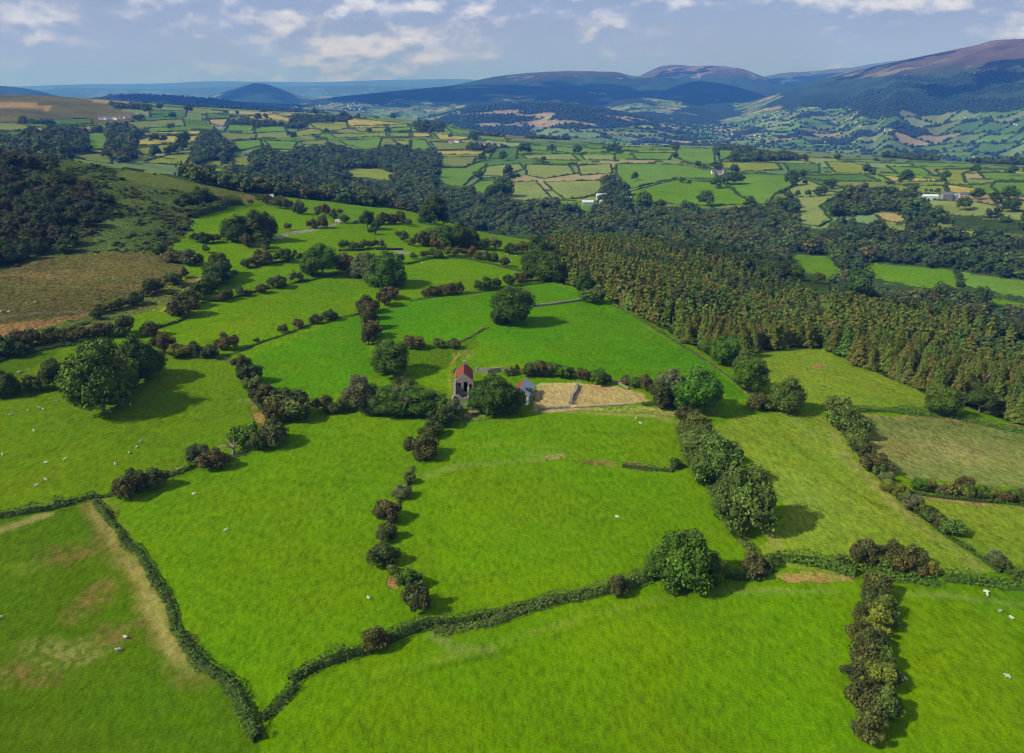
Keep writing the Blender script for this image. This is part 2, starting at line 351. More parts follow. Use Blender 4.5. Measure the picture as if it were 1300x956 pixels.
def far_cover(x, y, z):
    "cover beyond the traced pastures: pasture cells, woods, moorland by height"
    r = np.hypot(x, y); n = x.size
    wx = x + 60 * fbm(x / 500, y / 500, 2, 41); wy = y + 60 * fbm(x / 500, y / 500, 2, 43)
    ca, sa = math.cos(.5), math.sin(.5)
    u = (wx * ca + wy * sa); v = (-wx * sa + wy * ca)
    sc = np.where(r > 2600, 1.0, .62)
    bd, h1, h2 = worley(u / 215, v / 125, 51)
    col = PALF[(h1 * 7.99).astype(int)] * (.8 + .4 * h2)[:, None]
    gr = np.full(n, .15)
    woodc = np.array(C['wood']) * .6
    hed = (bd < np.where(r > 2800, .10, .07))
    col[hed] = woodc; gr[hed] = .7
    wn = fbm(x / 420, y / 420, 4, 61)
    hh = np.clip((z + 160) / 170, 0, 1)              # height over the valley floor
    thr = .34 - .75 * np.clip(hh - .35, 0, 1) - .25 * np.clip((r - 5500) / 4000, 0, 1)
    isw = (wn > thr) & (r > 3000)
    isw |= (h2 > .93) & (r > 1500)
    col[isw] = woodc; gr[isw] = .9
    # moor near the left ridge
    az = np.degrees(np.arctan2(x, y))
    lm = np.clip((-21.5 - az + 3 * fbm(x / 300, y / 300, 3, 71)) / 4, 0, 1) * np.clip((r - 1900) / 300, 0, 1) * (r < 4200)
    mo = np.array(C['olive']) * .8 * (1 - .5 * np.clip(fbm(x / 160, y / 60, 3, 73), 0, 1))[:, None]
    sp_ = fbm((x + 60 * fbm(x / 90, y / 90, 3, 77)) / 150, (y + 90 * fbm(x / 80, y / 120, 3, 78)) / 210, 5, 75) > .27
    mo[sp_] = C['orange']
    k = lm > .5
    col[k] = mo[k]; gr[k] = .7
    # mountains: woods low, bracken, then heather
    tex = fbm(x / 350, y / 350, 5, 81)
    up = z + 45 * tex
    m1 = (up > 20) & (r > 4800)
    c1 = np.array([.028, .046, .020]) * (1 + .5 * fbm(x / 150, y / 150, 3, 83))[:, None]
    col[m1] = c1[m1]; gr[m1] = .8
    m2 = (up > 150) & (r > 4800) 
    t2 = np.clip((up - 150) / 120, 0, 1)[:, None]
    c2 = c1 * (1 - t2) + t2 * (np.array([.095, .068, .045]) * (1 + .45 * fbm(x / 190, y / 120, 4, 85))[:, None])
    col[m2] = c2[m2]
    m3 = m2 & (fbm(x / 260, y / 150, 4, 87) > .30)
    col[m3] = np.array([.17, .13, .065])
    # conifer hill
    fh = (np.abs(r - 4700) < 900) & (az > -3.5) & (az < 13) & (z > -120)
    tn = fbm(x / 200, y / 120, 3, 91) < .33
    col[fh & tn] = (.014, .030, .012); gr[fh & tn] = .9
    col[fh & ~tn] = (.22, .17, .09)
    fh2 = (np.abs(r - 5900) < 900) & (az < -14) & (az > -32)
    col[fh2] = (.016, .034, .014); gr[fh2] = .9
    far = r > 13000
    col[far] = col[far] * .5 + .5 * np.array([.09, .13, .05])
    return np.concatenate([col, gr[:, None]], 1)
# ------------------------------------------------------------------ helpers for linking and tagging
def tag(o, label=None, cat=None, group=None, kind=None):
    if label: o['label'] = label
    if cat: o['category'] = cat
    if group: o['group'] = group
    if kind: o['kind'] = kind
    return o
def link(o, parent=None):
    COL.objects.link(o)
    if parent is not None: o.parent = parent
    return o
def newmesh(name, verts, faces, mats=(), smooth=False, cols=None, mi=None):
    "faces: (n,3) or (n,4) int array, or a list of tuples"
    me = bpy.data.meshes.new(name)
    verts = np.asarray(verts, np.float32)
    if isinstance(faces, np.ndarray):
        k = faces.shape[1]; n = len(faces)
        me.vertices.add(len(verts)); me.vertices.foreach_set('co', verts.ravel())
        me.loops.add(n * k); me.loops.foreach_set('vertex_index', faces.astype(np.int32).ravel())
        me.polygons.add(n); me.polygons.foreach_set('loop_start', np.arange(0, n * k, k, dtype=np.int32))
        me.polygons.foreach_set('loop_total', np.full(n, k, np.int32))
    else:
        me.from_pydata([tuple(map(float, v)) for v in verts], [], faces)
    for m in mats: me.materials.append(m)
    if smooth: me.polygons.foreach_set('use_smooth', np.ones(len(me.polygons), bool))
    if mi is not None: me.polygons.foreach_set('material_index', np.asarray(mi, np.int32))
    me.update(calc_edges=True)
    if cols is not None:
        ca = me.color_attributes.new('Col', 'FLOAT_COLOR', 'POINT')
        c = np.ones((len(verts), 4), np.float32); c[:, :cols.shape[1]] = cols
        ca.data.foreach_set('color', c.ravel())
    return me
def nodes(name):
    m = bpy.data.materials.new(name); m.use_nodes = True
    nt = m.node_tree; nt.nodes.clear()
    out = nt.nodes.new('ShaderNodeOutputMaterial'); b = nt.nodes.new('ShaderNodeBsdfPrincipled')
    nt.links.new(b.outputs[0], out.inputs[0])
    b.inputs['Specular IOR Level'].default_value = .15; b.inputs['Roughness'].default_value = .85
    def N(t, **kw):
        n = nt.nodes.new(t)
        for k, v in kw.items():
            if k.startswith('_'): setattr(n, k[1:], v)
            else: n.inputs[k.replace('__', ' ')].default_value = v
        return n
    def L(a, b_): nt.links.new(a, b_)
    return m, nt, N, L, b
def mathn(N, L, op, a, b, clamp=False):
    n = N('ShaderNodeMath', _operation=op); n.use_clamp = clamp
    for i, x in enumerate((a, b)):
        if hasattr(x, 'is_output') or hasattr(x, 'links'): L(x, n.inputs[i])
        else: n.inputs[i].default_value = x
    return n.outputs[0]
def mrange(N, L, x, a, b, c, d):
    n = N('ShaderNodeMapRange'); L(x, n.inputs[0])
    for i, q in enumerate((a, b, c, d)): n.inputs[i + 1].default_value = q
    return n.outputs[0]
# ------------------------------------------------------------------ ground sheet
def ground_material():
    m, nt, N, L, b = nodes('land_cover')
    at = N('ShaderNodeVertexColor', _layer_name='Col')
    tc = N('ShaderNodeTexCoord')
    def noise(scale, detail=3, rough=.55, mp=None):
        n = N('ShaderNodeTexNoise', Scale=scale, Detail=detail, Roughness=rough)
        L(mp if mp else tc.outputs['Object'], n.inputs['Vector']); return n.outputs[0]
    mp = N('ShaderNodeMapping'); L(tc.outputs['Object'], mp.inputs[0])
    mp.inputs['Rotation'].default_value = (0, 0, math.radians(38)); mp.inputs['Scale'].default_value = (1, .45, 1)
    fine = noise(.9, 4, .65, mp.outputs[0]); tuft = noise(2.6, 3, .7); mid = noise(.16, 3); big = noise(.022, 4); huge = noise(.006, 3)
    cm = N('ShaderNodeTexNoise', Scale=.03, Detail=5, Roughness=.6); L(tc.outputs['Object'], cm.inputs[0])
    g = at.outputs['Alpha']
    amp = mathn(N, L, 'MULTIPLY_ADD', g, .7); nt.nodes[-1].inputs[2].default_value = .42
    f1 = mathn(N, L, 'MULTIPLY', mathn(N, L, 'SUBTRACT', fine, .5), 3.6)
    f2 = mathn(N, L, 'MULTIPLY', mathn(N, L, 'SUBTRACT', mid, .5), .9)
    f3 = mathn(N, L, 'MULTIPLY', mathn(N, L, 'SUBTRACT', big, .5), 1.0)
    f4 = mathn(N, L, 'MULTIPLY', mathn(N, L, 'SUBTRACT', tuft, .5), 3.6)
    f5 = mathn(N, L, 'MULTIPLY', mathn(N, L, 'SUBTRACT', huge, .5), .8)
    s = mathn(N, L, 'ADD', mathn(N, L, 'ADD', f1, f2), mathn(N, L, 'ADD', mathn(N, L, 'ADD', f3, f5), f4))
    val = mathn(N, L, 'MULTIPLY_ADD', s, amp); nt.nodes[-1].inputs[2].default_value = 1.0
    val = mathn(N, L, 'MINIMUM', mathn(N, L, 'MAXIMUM', val, .35), 1.9)
    hue = mathn(N, L, 'MULTIPLY_ADD', mathn(N, L, 'SUBTRACT', cm.outputs[0], .5), .07); nt.nodes[-1].inputs[2].default_value = .5
    # nodes[-1] above is the multiply_add itself; hue swings a little towards yellow and back
    hs = N('ShaderNodeHueSaturation'); L(at.outputs['Color'], hs.inputs['Color']); L(hue, hs.inputs['Hue']); L(val, hs.inputs['Value'])
    L(hs.outputs[0], b.inputs['Base Color'])
    bs = mathn(N, L, 'MULTIPLY_ADD', g, 1.2); nt.nodes[-1].inputs[2].default_value = .30
    hgt = mathn(N, L, 'ADD', mathn(N, L, 'MULTIPLY_ADD', tuft, .6, ) if 0 else mathn(N, L, 'MULTIPLY', fine, 1.2), mathn(N, L, 'MULTIPLY', mid, 2.0))
    bump = N('ShaderNodeBump', Strength=.8, Distance=.5); L(mathn(N, L, 'MULTIPLY', hgt, bs), bump.inputs['Height'])
    L(bump.outputs[0], b.inputs['Normal'])
    b.inputs['Specular IOR Level'].default_value = 0; b.inputs['Roughness'].default_value = 1
    return m
def build_ground():
    azf = np.radians(np.linspace(-43, 43, 960))
    azc = np.radians(np.linspace(43, 317, 60))[1:]
    az = np.concatenate([azf, azc])                      # closes on itself
    q = 1 / np.linspace(1 / 88., 1 / 2800., 980)
    rr = np.concatenate([[2, 15, 30, 45, 60, 75], q, np.geomspace(2800, 13000, 230)[1:], np.geomspace(13000, 32500, 40)[1:]])
    A, R = np.meshgrid(az, rr, indexing='ij')
    X = (R * np.sin(A)).ravel(); Y = (R * np.cos(A)).ravel()
    wrap = np.arctan2(X, Y)
    xs = np.abs(wrap) < math.radians(59)
    # beyond the sides the outermost heights are carried round
    X2 = np.where(xs, X, R.ravel() * np.sin(np.sign(wrap) * math.radians(59))); Y2 = np.where(xs, Y, R.ravel() * np.cos(math.radians(59)))
    Z = lookup(TZ, X2, Y2)
    back = np.clip((np.abs(wrap) - math.radians(90)) / math.radians(40), 0, 1)
    Z = Z * (1 - back) + back * 0
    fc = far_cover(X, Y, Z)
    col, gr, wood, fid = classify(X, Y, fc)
    # worn and yellowed patches that belong to the ground itself
    def patch(u, v, rx, ry, c, amt):
        px, py, _ = hit(u, v); k = pxm((px, py, 0))
        d = np.hypot((X - px) / (rx * k), (Y - py) / (ry * k)) + .55 * fbm(X / 6, Y / 6, 4, int(u))
        t = np.clip(1.25 - d, 0, 1)[:, None] * amt * (.25 + 1.0 * np.clip(fbm(X / 1.1, Y / 1.1, 3, int(v)) * 3 + .4, 0, 1))[:, None]
        col[:] = col * (1 - t) + np.array(C[c]) * t
    for a in [(118,758,24,46,'red',.55),(95,705,40,30,'red',.4),(85,830,60,30,'tan',.32),(20,858,60,26,'red',.4),(150,805,40,26,'red',.35),
              (30,720,30,20,'yg',.3),(320,480,10,8,'tan',.3),(660,565,60,10,'yg',.4),(700,575,50,8,'pg',.3),(1060,560,60,60,'yg',.3),(1200,570,90,60,'tan',.35),
              (1130,575,40,40,'soil',.3),(1020,630,60,80,'pg',.3),(1060,480,60,30,'yg',.3),(1110,640,60,60,'yg',.3),(60,350,80,20,'brown',.5),(160,365,50,14,'brown',.5),
              (100,345,30,10,'olive',.4),(590,830,60,12,'yg',.2),(560,812,16,6,'tan',.3),(725,500,14,20,'soil',.35),(760,495,22,18,'soil',.3),(930,560,40,30,'yg',.25),
              (1250,660,50,30,'yg',.25),(410,640,60,50,'g5',.4),(700,650,90,50,'g5',.4),(1180,760,40,20,'g5',.5),(590,450,12,30,'tan',.2)]:
        patch(*a)
    def line(pts, wd, c, amt, rmax=900):
        P_ = np.array([hit(u, v, rmax)[:2] for u, v in pts]); d = np.full(X.shape, 99.)
        near_ = np.nonzero((X > P_[:, 0].min() - 9) & (X < P_[:, 0].max() + 9) & (Y > P_[:, 1].min() - 9) & (Y < P_[:, 1].max() + 9))[0]
        xx, yy = X[near_], Y[near_]; dd = np.full(len(xx), 99.)
        for a, b in zip(P_[:-1], P_[1:]):
            e = b - a; t = np.clip(((xx - a[0]) * e[0] + (yy - a[1]) * e[1]) / (e @ e), 0, 1); dd = np.minimum(dd, np.hypot(xx - a[0] - t * e[0], yy - a[1] - t * e[1]))
        dd = dd + wd * .6 * fbm(xx / 3, yy / 3, 3, 31)
        t = (np.clip(1.3 - dd / wd, 0, 1) * amt * np.clip(.7 + .8 * fbm(xx / 9, yy / 9, 3, 33), .1, 1))[:, None]
        col[near_] = col[near_] * (1 - t) + np.array(C[c]) * t
    for a in [([(122,640),(128,662),(146,692),(168,718),(190,752),(200,790),(222,828),(252,860)],3.2,'red',.55),([(120,645),(134,672),(158,708),(182,735),(196,775),(212,815),(240,852)],1.6,'tan',.75),([(-20,680),(28,664),(60,654)],1.8,'tan',.55),([(302,508),(322,511)],1.6,'tan',.5),([(540,605),(580,592),(640,586),(700,582)],1.6,'pg',.5),([(584,448),(573,462),(570,478),(572,495)],.7,'ye',.6),([(576,449),(577,462),(578,478)],.6,'ye',.5),
              ([(480,852),(560,838),(640,815),(760,778),(880,752),(1000,746)],1.0,'yg',.5),([(470,868),(560,848),(660,822),(780,785),(900,760)],.8,'g4',.5),([(548,806),(575,822),(620,826)],1.4,'pg',.5),
              ([(318,457),(345,462),(390,465),(435,467)],1.2,'g4',.6),([(975,522),(1005,562),(1060,610),(1120,645)],1.2,'g4',.6),([(1000,530),(1040,560),(1090,600)],2.5,'pg',.35),
              ([(690,520),(760,525),(830,528),(862,536)],1.6,'tan',.6),([(555,560),(700,548),(860,552)],1.2,'g4',.35),([(125,640),(138,668),(160,705),(186,735),(200,790),(240,850)],3.0,'yg',.5),
              ([(905,552),(930,600),(965,650),(990,700)],1.5,'tan',.4),([(950,500),(905,462),(868,440),(820,414)],1.4,'ye',.55),([(1045,530),(1080,585),(1130,635),(1190,685),(1240,718)],2.0,'tan',.45),
              ([(10,470),(60,520),(150,560),(250,570)],1.5,'g4',.35),([(60,528),(120,522),(200,515)],1.2,'g4',.5),([(340,440),(420,380),(480,350)],1.4,'g5',.4),([(0,404),(40,398),(90,396),(140,396)],1.3,'grey',.5),
              ([(205,395),(225,380),(245,362),(256,350)],1.1,'tan',.7),([(545,655),(548,700),(552,740)],.8,'g4',.45),([(860,745),(940,752),(1060,750)],1.2,'pg',.4),([(1120,752),(1200,756),(1300,768)],1.2,'pg',.4)]:
        line(*a)
    # unevenness in pasture colour, growing along the mowing direction
    un = fbm((X * .8 + Y * .6) / 14, (Y * .8 - X * .6) / 60, 3, 7)[:, None]
    col *= 1 + .10 * un
    cols = np.clip(np.concatenate([col, gr[:, None]], 1), 0, 1)
    na, nr = len(az), len(rr)
    idx = np.arange(na * nr).reshape(na, nr)
    nx = np.roll(idx, -1, axis=0)
    f = np.stack([idx[:, :-1], idx[:, 1:], nx[:, 1:], nx[:, :-1]], -1).reshape(-1, 4)
    me = newmesh('ground', np.stack([X, Y, Z], 1), f, [ground_material()], True, cols)
    o = link(bpy.data.objects.new('ground', me)); tag(o, kind='structure')
    return o
build_ground()
# ------------------------------------------------------------------ foliage
def foliage_material():
    m, nt, N, L, b = nodes('foliage')
    at = N('ShaderNodeVertexColor', _layer_name='Col'); oi = N('ShaderNodeObjectInfo')
    mx = N('ShaderNodeMix', _data_type='RGBA', _blend_type='MULTIPLY'); mx.inputs[0].default_value = 1
    L(at.outputs[0], mx.inputs[6]); L(oi.outputs['Color'], mx.inputs[7]); L(mx.outputs[2], b.inputs['Base Color'])
    b.inputs['Roughness'].default_value = .7; b.inputs['Specular IOR Level'].default_value = .12
    return m
def plain(name, col, rough=.85, nscale=0, namp=.3, spec=.2, bump=0):
    m, nt, N, L, b = nodes(name)
    b.inputs['Roughness'].default_value = rough; b.inputs['Specular IOR Level'].default_value = spec
    if nscale:
        tc_ = N('ShaderNodeTexCoord'); n = N('ShaderNodeTexNoise', Scale=nscale, Detail=5, Roughness=.65); L(tc_.outputs['Object'], n.inputs[0])
        v = mathn(N, L, 'MULTIPLY_ADD', n.outputs[0], namp * 2); nt.nodes[-1].inputs[2].default_value = 1 - namp
        hs = N('ShaderNodeHueSaturation'); hs.inputs['Color'].default_value = (*col, 1); L(v, hs.inputs['Value']); L(hs.outputs[0], b.inputs['Base Color'])
        if bump:
            bp = N('ShaderNodeBump', Strength=bump, Distance=.2); L(n.outputs[0], bp.inputs['Height']); L(bp.outputs[0], b.inputs['Normal'])
    else: b.inputs['Base Color'].default_value = (*col, 1)
    return m
FOL = foliage_material(); BARK = plain('bark', (.16, .13, .10), nscale=3)
def sph(n, rs):
    v = rs.normal(size=(n, 3)); return v / np.linalg.norm(v, axis=1)[:, None]
def quads(c, nrm, s, rs):
    "leaf sprays: one small irregular quad at each point"
    n = len(c); t = np.cross(nrm, sph(n, rs)); t /= np.linalg.norm(t, axis=1)[:, None] + 1e-9; b = np.cross(nrm, t)
    s = (np.broadcast_to(s, (n,)) * (.6 + .8 * rs.rand(n)))[:, None]; k = .7 + .6 * rs.rand(4, n, 1)
    v = np.stack([c - t * s * k[0], c - b * s * k[1] * .75, c + t * s * k[2], c + b * s * k[3] * .75], 1).reshape(-1, 3)
    return v, np.arange(4 * n).reshape(n, 4)
def ico(sub):
    import bmesh
    bm = bmesh.new(); bmesh.ops.create_icosphere(bm, subdivisions=sub, radius=1)
    v = np.array([x.co[:] for x in bm.verts]); f = np.array([[q.index for q in x.verts] for x in bm.faces]); bm.free()
    return v, np.concatenate([f, f[:, 2:3]], 1)      # triangles carried as quads with a doubled corner are split below
ICO1 = ico(1); ICO2 = ico(2)
class MB:
    "collects vertices, faces and colours of one mesh"
    def __init__(s): s.v = []; s.f3 = []; s.f4 = []; s.c = []; s.n = 0
    def add(s, v, f, c):
        v = np.asarray(v, float); f = np.asarray(f)
        (s.f3 if f.shape[1] == 3 else s.f4).append(f + s.n); s.v.append(v)
        c = np.asarray(c, float)
        s.c.append(np.broadcast_to(c, (len(v), 3)) if c.ndim == 1 else c); s.n += len(v)
    def arrays(s):
        return (np.concatenate(s.v), np.concatenate(s.f3) if s.f3 else np.zeros((0, 3), int),
                np.concatenate(s.f4) if s.f4 else np.zeros((0, 4), int), np.concatenate(s.c))
    def mesh(s, name, mats, smooth=False):
        v, f3, f4, c = s.arrays(); return mesh34(name, v, f3, f4, c, mats, smooth)
def mesh34(name, v, f3, f4, c, mats, smooth=False):
    me = bpy.data.meshes.new(name)
    me.vertices.add(len(v)); me.vertices.foreach_set('co', np.asarray(v, np.float32).ravel())
    li = np.concatenate([f3.ravel(), f4.ravel()]).astype(np.int32)
    me.loops.add(len(li)); me.loops.foreach_set('vertex_index', li)
    n3, n4 = len(f3), len(f4); me.polygons.add(n3 + n4)
    me.polygons.foreach_set('loop_start', np.concatenate([np.arange(n3) * 3, n3 * 3 + np.arange(n4) * 4]).astype(np.int32))
    me.polygons.foreach_set('loop_total', np.concatenate([np.full(n3, 3), np.full(n4, 4)]).astype(np.int32))
    for m in mats: me.materials.append(m)
    if smooth: me.polygons.foreach_set('use_smooth', np.ones(n3 + n4, bool))
    me.update(calc_edges=True)
    ca = me.color_attributes.new('Col', 'FLOAT_COLOR', 'POINT')
    q = np.ones((len(v), 4), np.float32); q[:, :3] = c; ca.data.foreach_set('color', q.ravel())
    return me
def tri(f): return f[:, :3]
def crown(seed, rad, cz, nl, nleaf, ls, lobe=(.26, .42), core=ICO2, var=1.0):
    "leafy crown of unit width: lobes spread through an ellipsoid, sprays on their skins"
    rs = np.random.RandomState(seed); mb = MB(); rad = np.array(rad)
    d = sph(nl, rs); d[:, 2] = np.where(d[:, 2] < -.55, -d[:, 2] * .3, d[:, 2])
    L_ = d * rad * (.30 + .60 * rs.rand(nl, 1) ** .7) ; lr = rs.uniform(lobe[0], lobe[1], nl) * rad.min() * 1.35
    L_[:, 2] += cz
    # cores toned darker, putting shade into the gaps between leaf clumps
    for k in range(nl):
        v, f = core; s = lr[k] * .70
        vv = v * s * (1 + .18 * rs.normal(size=(len(v), 1))) + L_[k]
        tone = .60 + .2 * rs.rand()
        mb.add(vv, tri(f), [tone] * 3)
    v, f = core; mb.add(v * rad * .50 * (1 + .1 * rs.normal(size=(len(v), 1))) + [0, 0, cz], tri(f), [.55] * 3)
    w = lr ** 2; ki = rs.choice(nl, nleaf * 2, p=w / w.sum())
    dd = sph(nleaf * 2, rs); p = L_[ki] + dd * lr[ki][:, None] * (.86 + .26 * rs.rand(nleaf * 2, 1))
    keep = np.ones(len(p), bool)
    for k in range(nl):
        keep &= ~((np.linalg.norm(p - L_[k], axis=1) < lr[k] * .8) & (ki != k))
    keep &= p[:, 2] > .02
    p = p[keep][:nleaf]; dd = dd[keep][:nleaf]; ki = ki[keep][:nleaf]
    nrm = dd * .75 + sph(len(p), rs) * .75 + [0, 0, .25]; nrm /= np.linalg.norm(nrm, axis=1)[:, None]
    v, f = quads(p, nrm, ls, rs)
    lt = (.65 + .70 * rs.rand(nl))[ki] * (1 - .5 * var + var * rs.rand(len(p)))
    c = np.stack([lt * (1.04 + .12 * rs.normal(size=len(p))), lt, lt * .8], 1)
    mb.add(v, f, np.repeat(np.clip(c, .2, 2), 4, 0))
    return mb
def tube(mb, p0, p1, r0, r1, c=(1, 1, 1), n=7):
    p0 = np.array(p0, float); p1 = np.array(p1, float); d = p1 - p0; d /= np.linalg.norm(d)
    a = np.cross(d, [0, 0, 1.]) if abs(d[2]) < .9 else np.cross(d, [1., 0, 0]); a /= np.linalg.norm(a); b = np.cross(d, a)
    t = np.linspace(0, 2 * np.pi, n, endpoint=False); ring = np.cos(t)[:, None] * a + np.sin(t)[:, None] * b
    v = np.concatenate([p0 + ring * r0, p1 + ring * r1]); i = np.arange(n); j = (i + 1) % n
    mb.add(v, np.stack([i, j, j + n, i + n], 1), c)
def trunk(seed, h, r, top, nlimb=5):
    rs = np.random.RandomState(seed + 900); mb = MB()
    tube(mb, (0, 0, -.04), (0, 0, h * .5), r * 1.35, r); e = (rs.normal() * .02, rs.normal() * .02, h); tube(mb, (0, 0, h * .5), e, r, r * .7)
    for k in range(nlimb):
        a = k * 2.4 + rs.rand(); tube(mb, (0, 0, h * (.6 + .35 * rs.rand())), (math.cos(a) * .28, math.sin(a) * .28, h + (top - h) * (.3 + .4 * rs.rand())), r * .5, r * .15, n=5)
    tube(mb, e, (rs.normal() * .04, rs.normal() * .04, top * .8), r * .7, r * .2)
    return mb
def conifer(seed, n=1700, ls=.027, rad=.23, core=10):
    "larch of unit height: a ragged cone of drooping sprays in uneven tiers"
    rs = np.random.RandomState(seed); mb = MB(); z0 = .10
    tiers = 15; to = rs.rand(tiers) * 6.28; tr = .8 + .45 * rs.rand(tiers)
    t = 1 - np.sqrt(rs.rand(n)) * .99; ti = np.minimum((t * tiers).astype(int), tiers - 1); fr = t * tiers - ti
    a = rs.rand(n) * 6.283
    ray_ = .86 + .22 * np.cos(a * (3 + ti % 3) + to[ti])                 # boughs stick out in each tier
    R_ = rad * ((1 - t) ** .78) * tr[ti] * ray_ * (1.12 - .35 * fr) + .008
    q = 1 - .45 * rs.rand(n) ** 2; h = z0 + (1 - z0) * t - .10 * R_ * q
    P = np.stack([np.cos(a) * R_ * q, np.sin(a) * R_ * q, h], 1)
    Nn = np.stack([np.cos(a) * .75, np.sin(a) * .75, np.full(n, .55)], 1) + rs.normal(size=(n, 3)) * .32; Nn /= np.linalg.norm(Nn, axis=1)[:, None]
    v, f = quads(P, Nn, ls * (1.15 - .45 * t), rs)
    T = (.85 + .3 * rs.rand(n)) * (.80 + .25 * (q > .85)) * (.9 + .2 * rs.rand(tiers)[ti]); mb.add(v, f, np.repeat(np.stack([T * 1.04, T, T * .85], 1), 4, 0))  # outer sprays lighter, inner ones darker: inner shade built into the tone
    zs = [(.05, rad * .62), (.2, rad * .62), (.5, rad * .42), (.96, .006)]
    for (za, ra), (zb, rb) in zip(zs[:-1], zs[1:]): tube(mb, (0, 0, za), (0, 0, zb), ra, rb, (.5, .5, .42), core)  # inner cone coloured dark, as shade within the crown
    return mb
# prototype meshes (crown, trunk) --------------------------------------------------------
OAK = [(crown(s, (.5, .5, .50), .45, 50, 6200, .0205, lobe=(.14,.32)).mesh('oak_crown', [FOL]), trunk(s, .12, .024, .8).mesh('oak_trunk', [BARK], True)) for s in (1, 2, 3)]
ASH = [(crown(s, (.46, .46, .60), .70, 40, 5000, .022, lobe=(.15,.32)).mesh('tall_crown', [FOL]), trunk(s, .34, .026, 1.1).mesh('tall_trunk', [BARK], True)) for s in (4, 5)]
BSH = [(crown(s, (.5, .5, .40), .38, 26, 2000, .034, lobe=(.16, .36), core=ICO1).mesh('bush_crown', [FOL]), trunk(s, .16, .035, .5, 6).mesh('bush_trunk', [BARK], True)) for s in (6, 7, 8, 9, 10)]
SML = [crown(s, (.5, .5, .42), .46, 12, 380, .060, lobe=(.24, .50), core=ICO1).mesh('small_crown', [FOL]) for s in (21, 22, 23, 24)]
WDT = [crown(s, (.5, .5, .42), .50, 18, 760, .044, lobe=(.20, .44), core=ICO1, var=.7).mesh('wood_crown', [FOL]) for s in (31, 32, 33, 34, 35)]
LAR = [(conifer(s).mesh('larch_crown', [FOL]), None) for s in (41, 42, 43, 44, 45)]
_tb = MB(); tube(_tb, (0, 0, -.02), (0, 0, .4), .014, .010); tube(_tb, (0, 0, .4), (0, 0, .97), .010, .002); LTR = _tb.mesh('larch_trunk', [BARK], True)
LOW = [crown(s, (.5, .5, .42), .45, 6, 110, .080, lobe=(.36, .58), core=ICO1, var=.5).arrays() for s in range(51, 59)]
LOWC = [conifer(s, 300, .062, .25, 6).arrays() for s in range(61, 66)]
TONE = dict(b=((0.083, 0.089, 0.022), 'brown'), r=((0.099, 0.084, 0.024), 'reddish brown'), o=((0.083, 0.127, 0.020), 'olive green'), g=((0.067, 0.130, 0.009), 'green'),
            G=((0.066, 0.140, 0.008), 'bright green'), k=((0.048, 0.084, 0.011), 'dark green'), y=((0.109, 0.130, 0.051), 'grey green'), w=((0.138, 0.159, 0.018), 'yellowish green'),
            d=((0.051, 0.094, 0.009), 'deep green'), t=((0.149, 0.140, 0.044), 'tan green'))
def jit(c, a=.12): return tuple(x * (1 + rnd.uniform(-a, a)) for x in c)
PLANTED = []
def plant(proto, p, wd, tone, name, label, cat, group=None, parts=True, hs=1.0, crn='crown'):
    cm, tm = proto if isinstance(proto, tuple) else (proto, None)
    tc_ = TONE[tone][0]
    if tone == 'b' and rnd.random() < .4: tc_ = (.062, .078, .018)
    col = (*jit(tc_), 1)
    rot = rnd.uniform(0, 6.28); sc = (wd * rnd.uniform(.85, 1.2), wd * rnd.uniform(.85, 1.2), wd * hs * rnd.uniform(.92, 1.1))
    PLANTED.append((p[0], p[1], wd))
    if parts and tm:
        e = link(bpy.data.objects.new(name, None)); e.empty_display_size = .5
        e.location = (p[0], p[1], p[2] - .1 - (.035 * wd if wd > 9 else 0)); e.rotation_euler.z = rot
        c = link(bpy.data.objects.new(crn, cm), e); c.scale = sc; c.color = col
        t = link(bpy.data.objects.new('trunk', tm), e); t.scale = sc
        o = e
    else:
        o = link(bpy.data.objects.new(name, cm)); o.location = (p[0], p[1], p[2] - .1); o.rotation_euler.z = rot; o.scale = sc; o.color = col
    tag(o, label, cat, group); return o
ORD = 'first second third fourth fifth sixth seventh eighth ninth tenth eleventh twelfth thirteenth fourteenth fifteenth sixteenth seventeenth eighteenth nineteenth twentieth'.split()
for a_ in ('twenty', 'thirty'):
    ORD += [f'{a_}-{x}' for x in ORD[:9]] + (['thirtieth'] if a_ == 'twenty' else [])
def bushrow(where, end, items, rmax=900, thing='hawthorn bush'):
    "items: (u, v of the middle, width in picture units, tone), in order from the named end"
    for k, (u, v, w_, t) in enumerate(items):
        p = hit(u, v + .36 * w_, rmax); W_ = w_ * pxm(p)
        if w_ >= 12: pr, parts = BSH[rnd.randrange(5)], True
        else: pr, parts = SML[rnd.randrange(4)], False
        name = thing.replace(' ', '_')
        plant(pr, p, W_ * 1.22, t, name, f'{TONE[t][1]} bush, {ORD[k]} from {end} end of row {where}', 'bush', 'bushes in the row ' + where, parts, hs=rnd.uniform(.9, 1.12))
def tree(u, v, w_, t, label, kind='oak', hs=1.0, rmax=900, group=None, name=None):
    "v is where the trunk meets the ground"
    p = hit(u, v, rmax); W_ = w_ * pxm(p)
    P_ = dict(oak=OAK, ash=ASH, bush=BSH)[kind]; pr = P_[rnd.randrange(len(P_))]
    return plant(pr, p, W_ * 1.04, t, name or {'oak': 'broadleaf_tree', 'ash': 'broadleaf_tree', 'bush': 'hawthorn_bush'}[kind], label, 'tree' if kind != 'bush' else 'bush', group, True, hs)
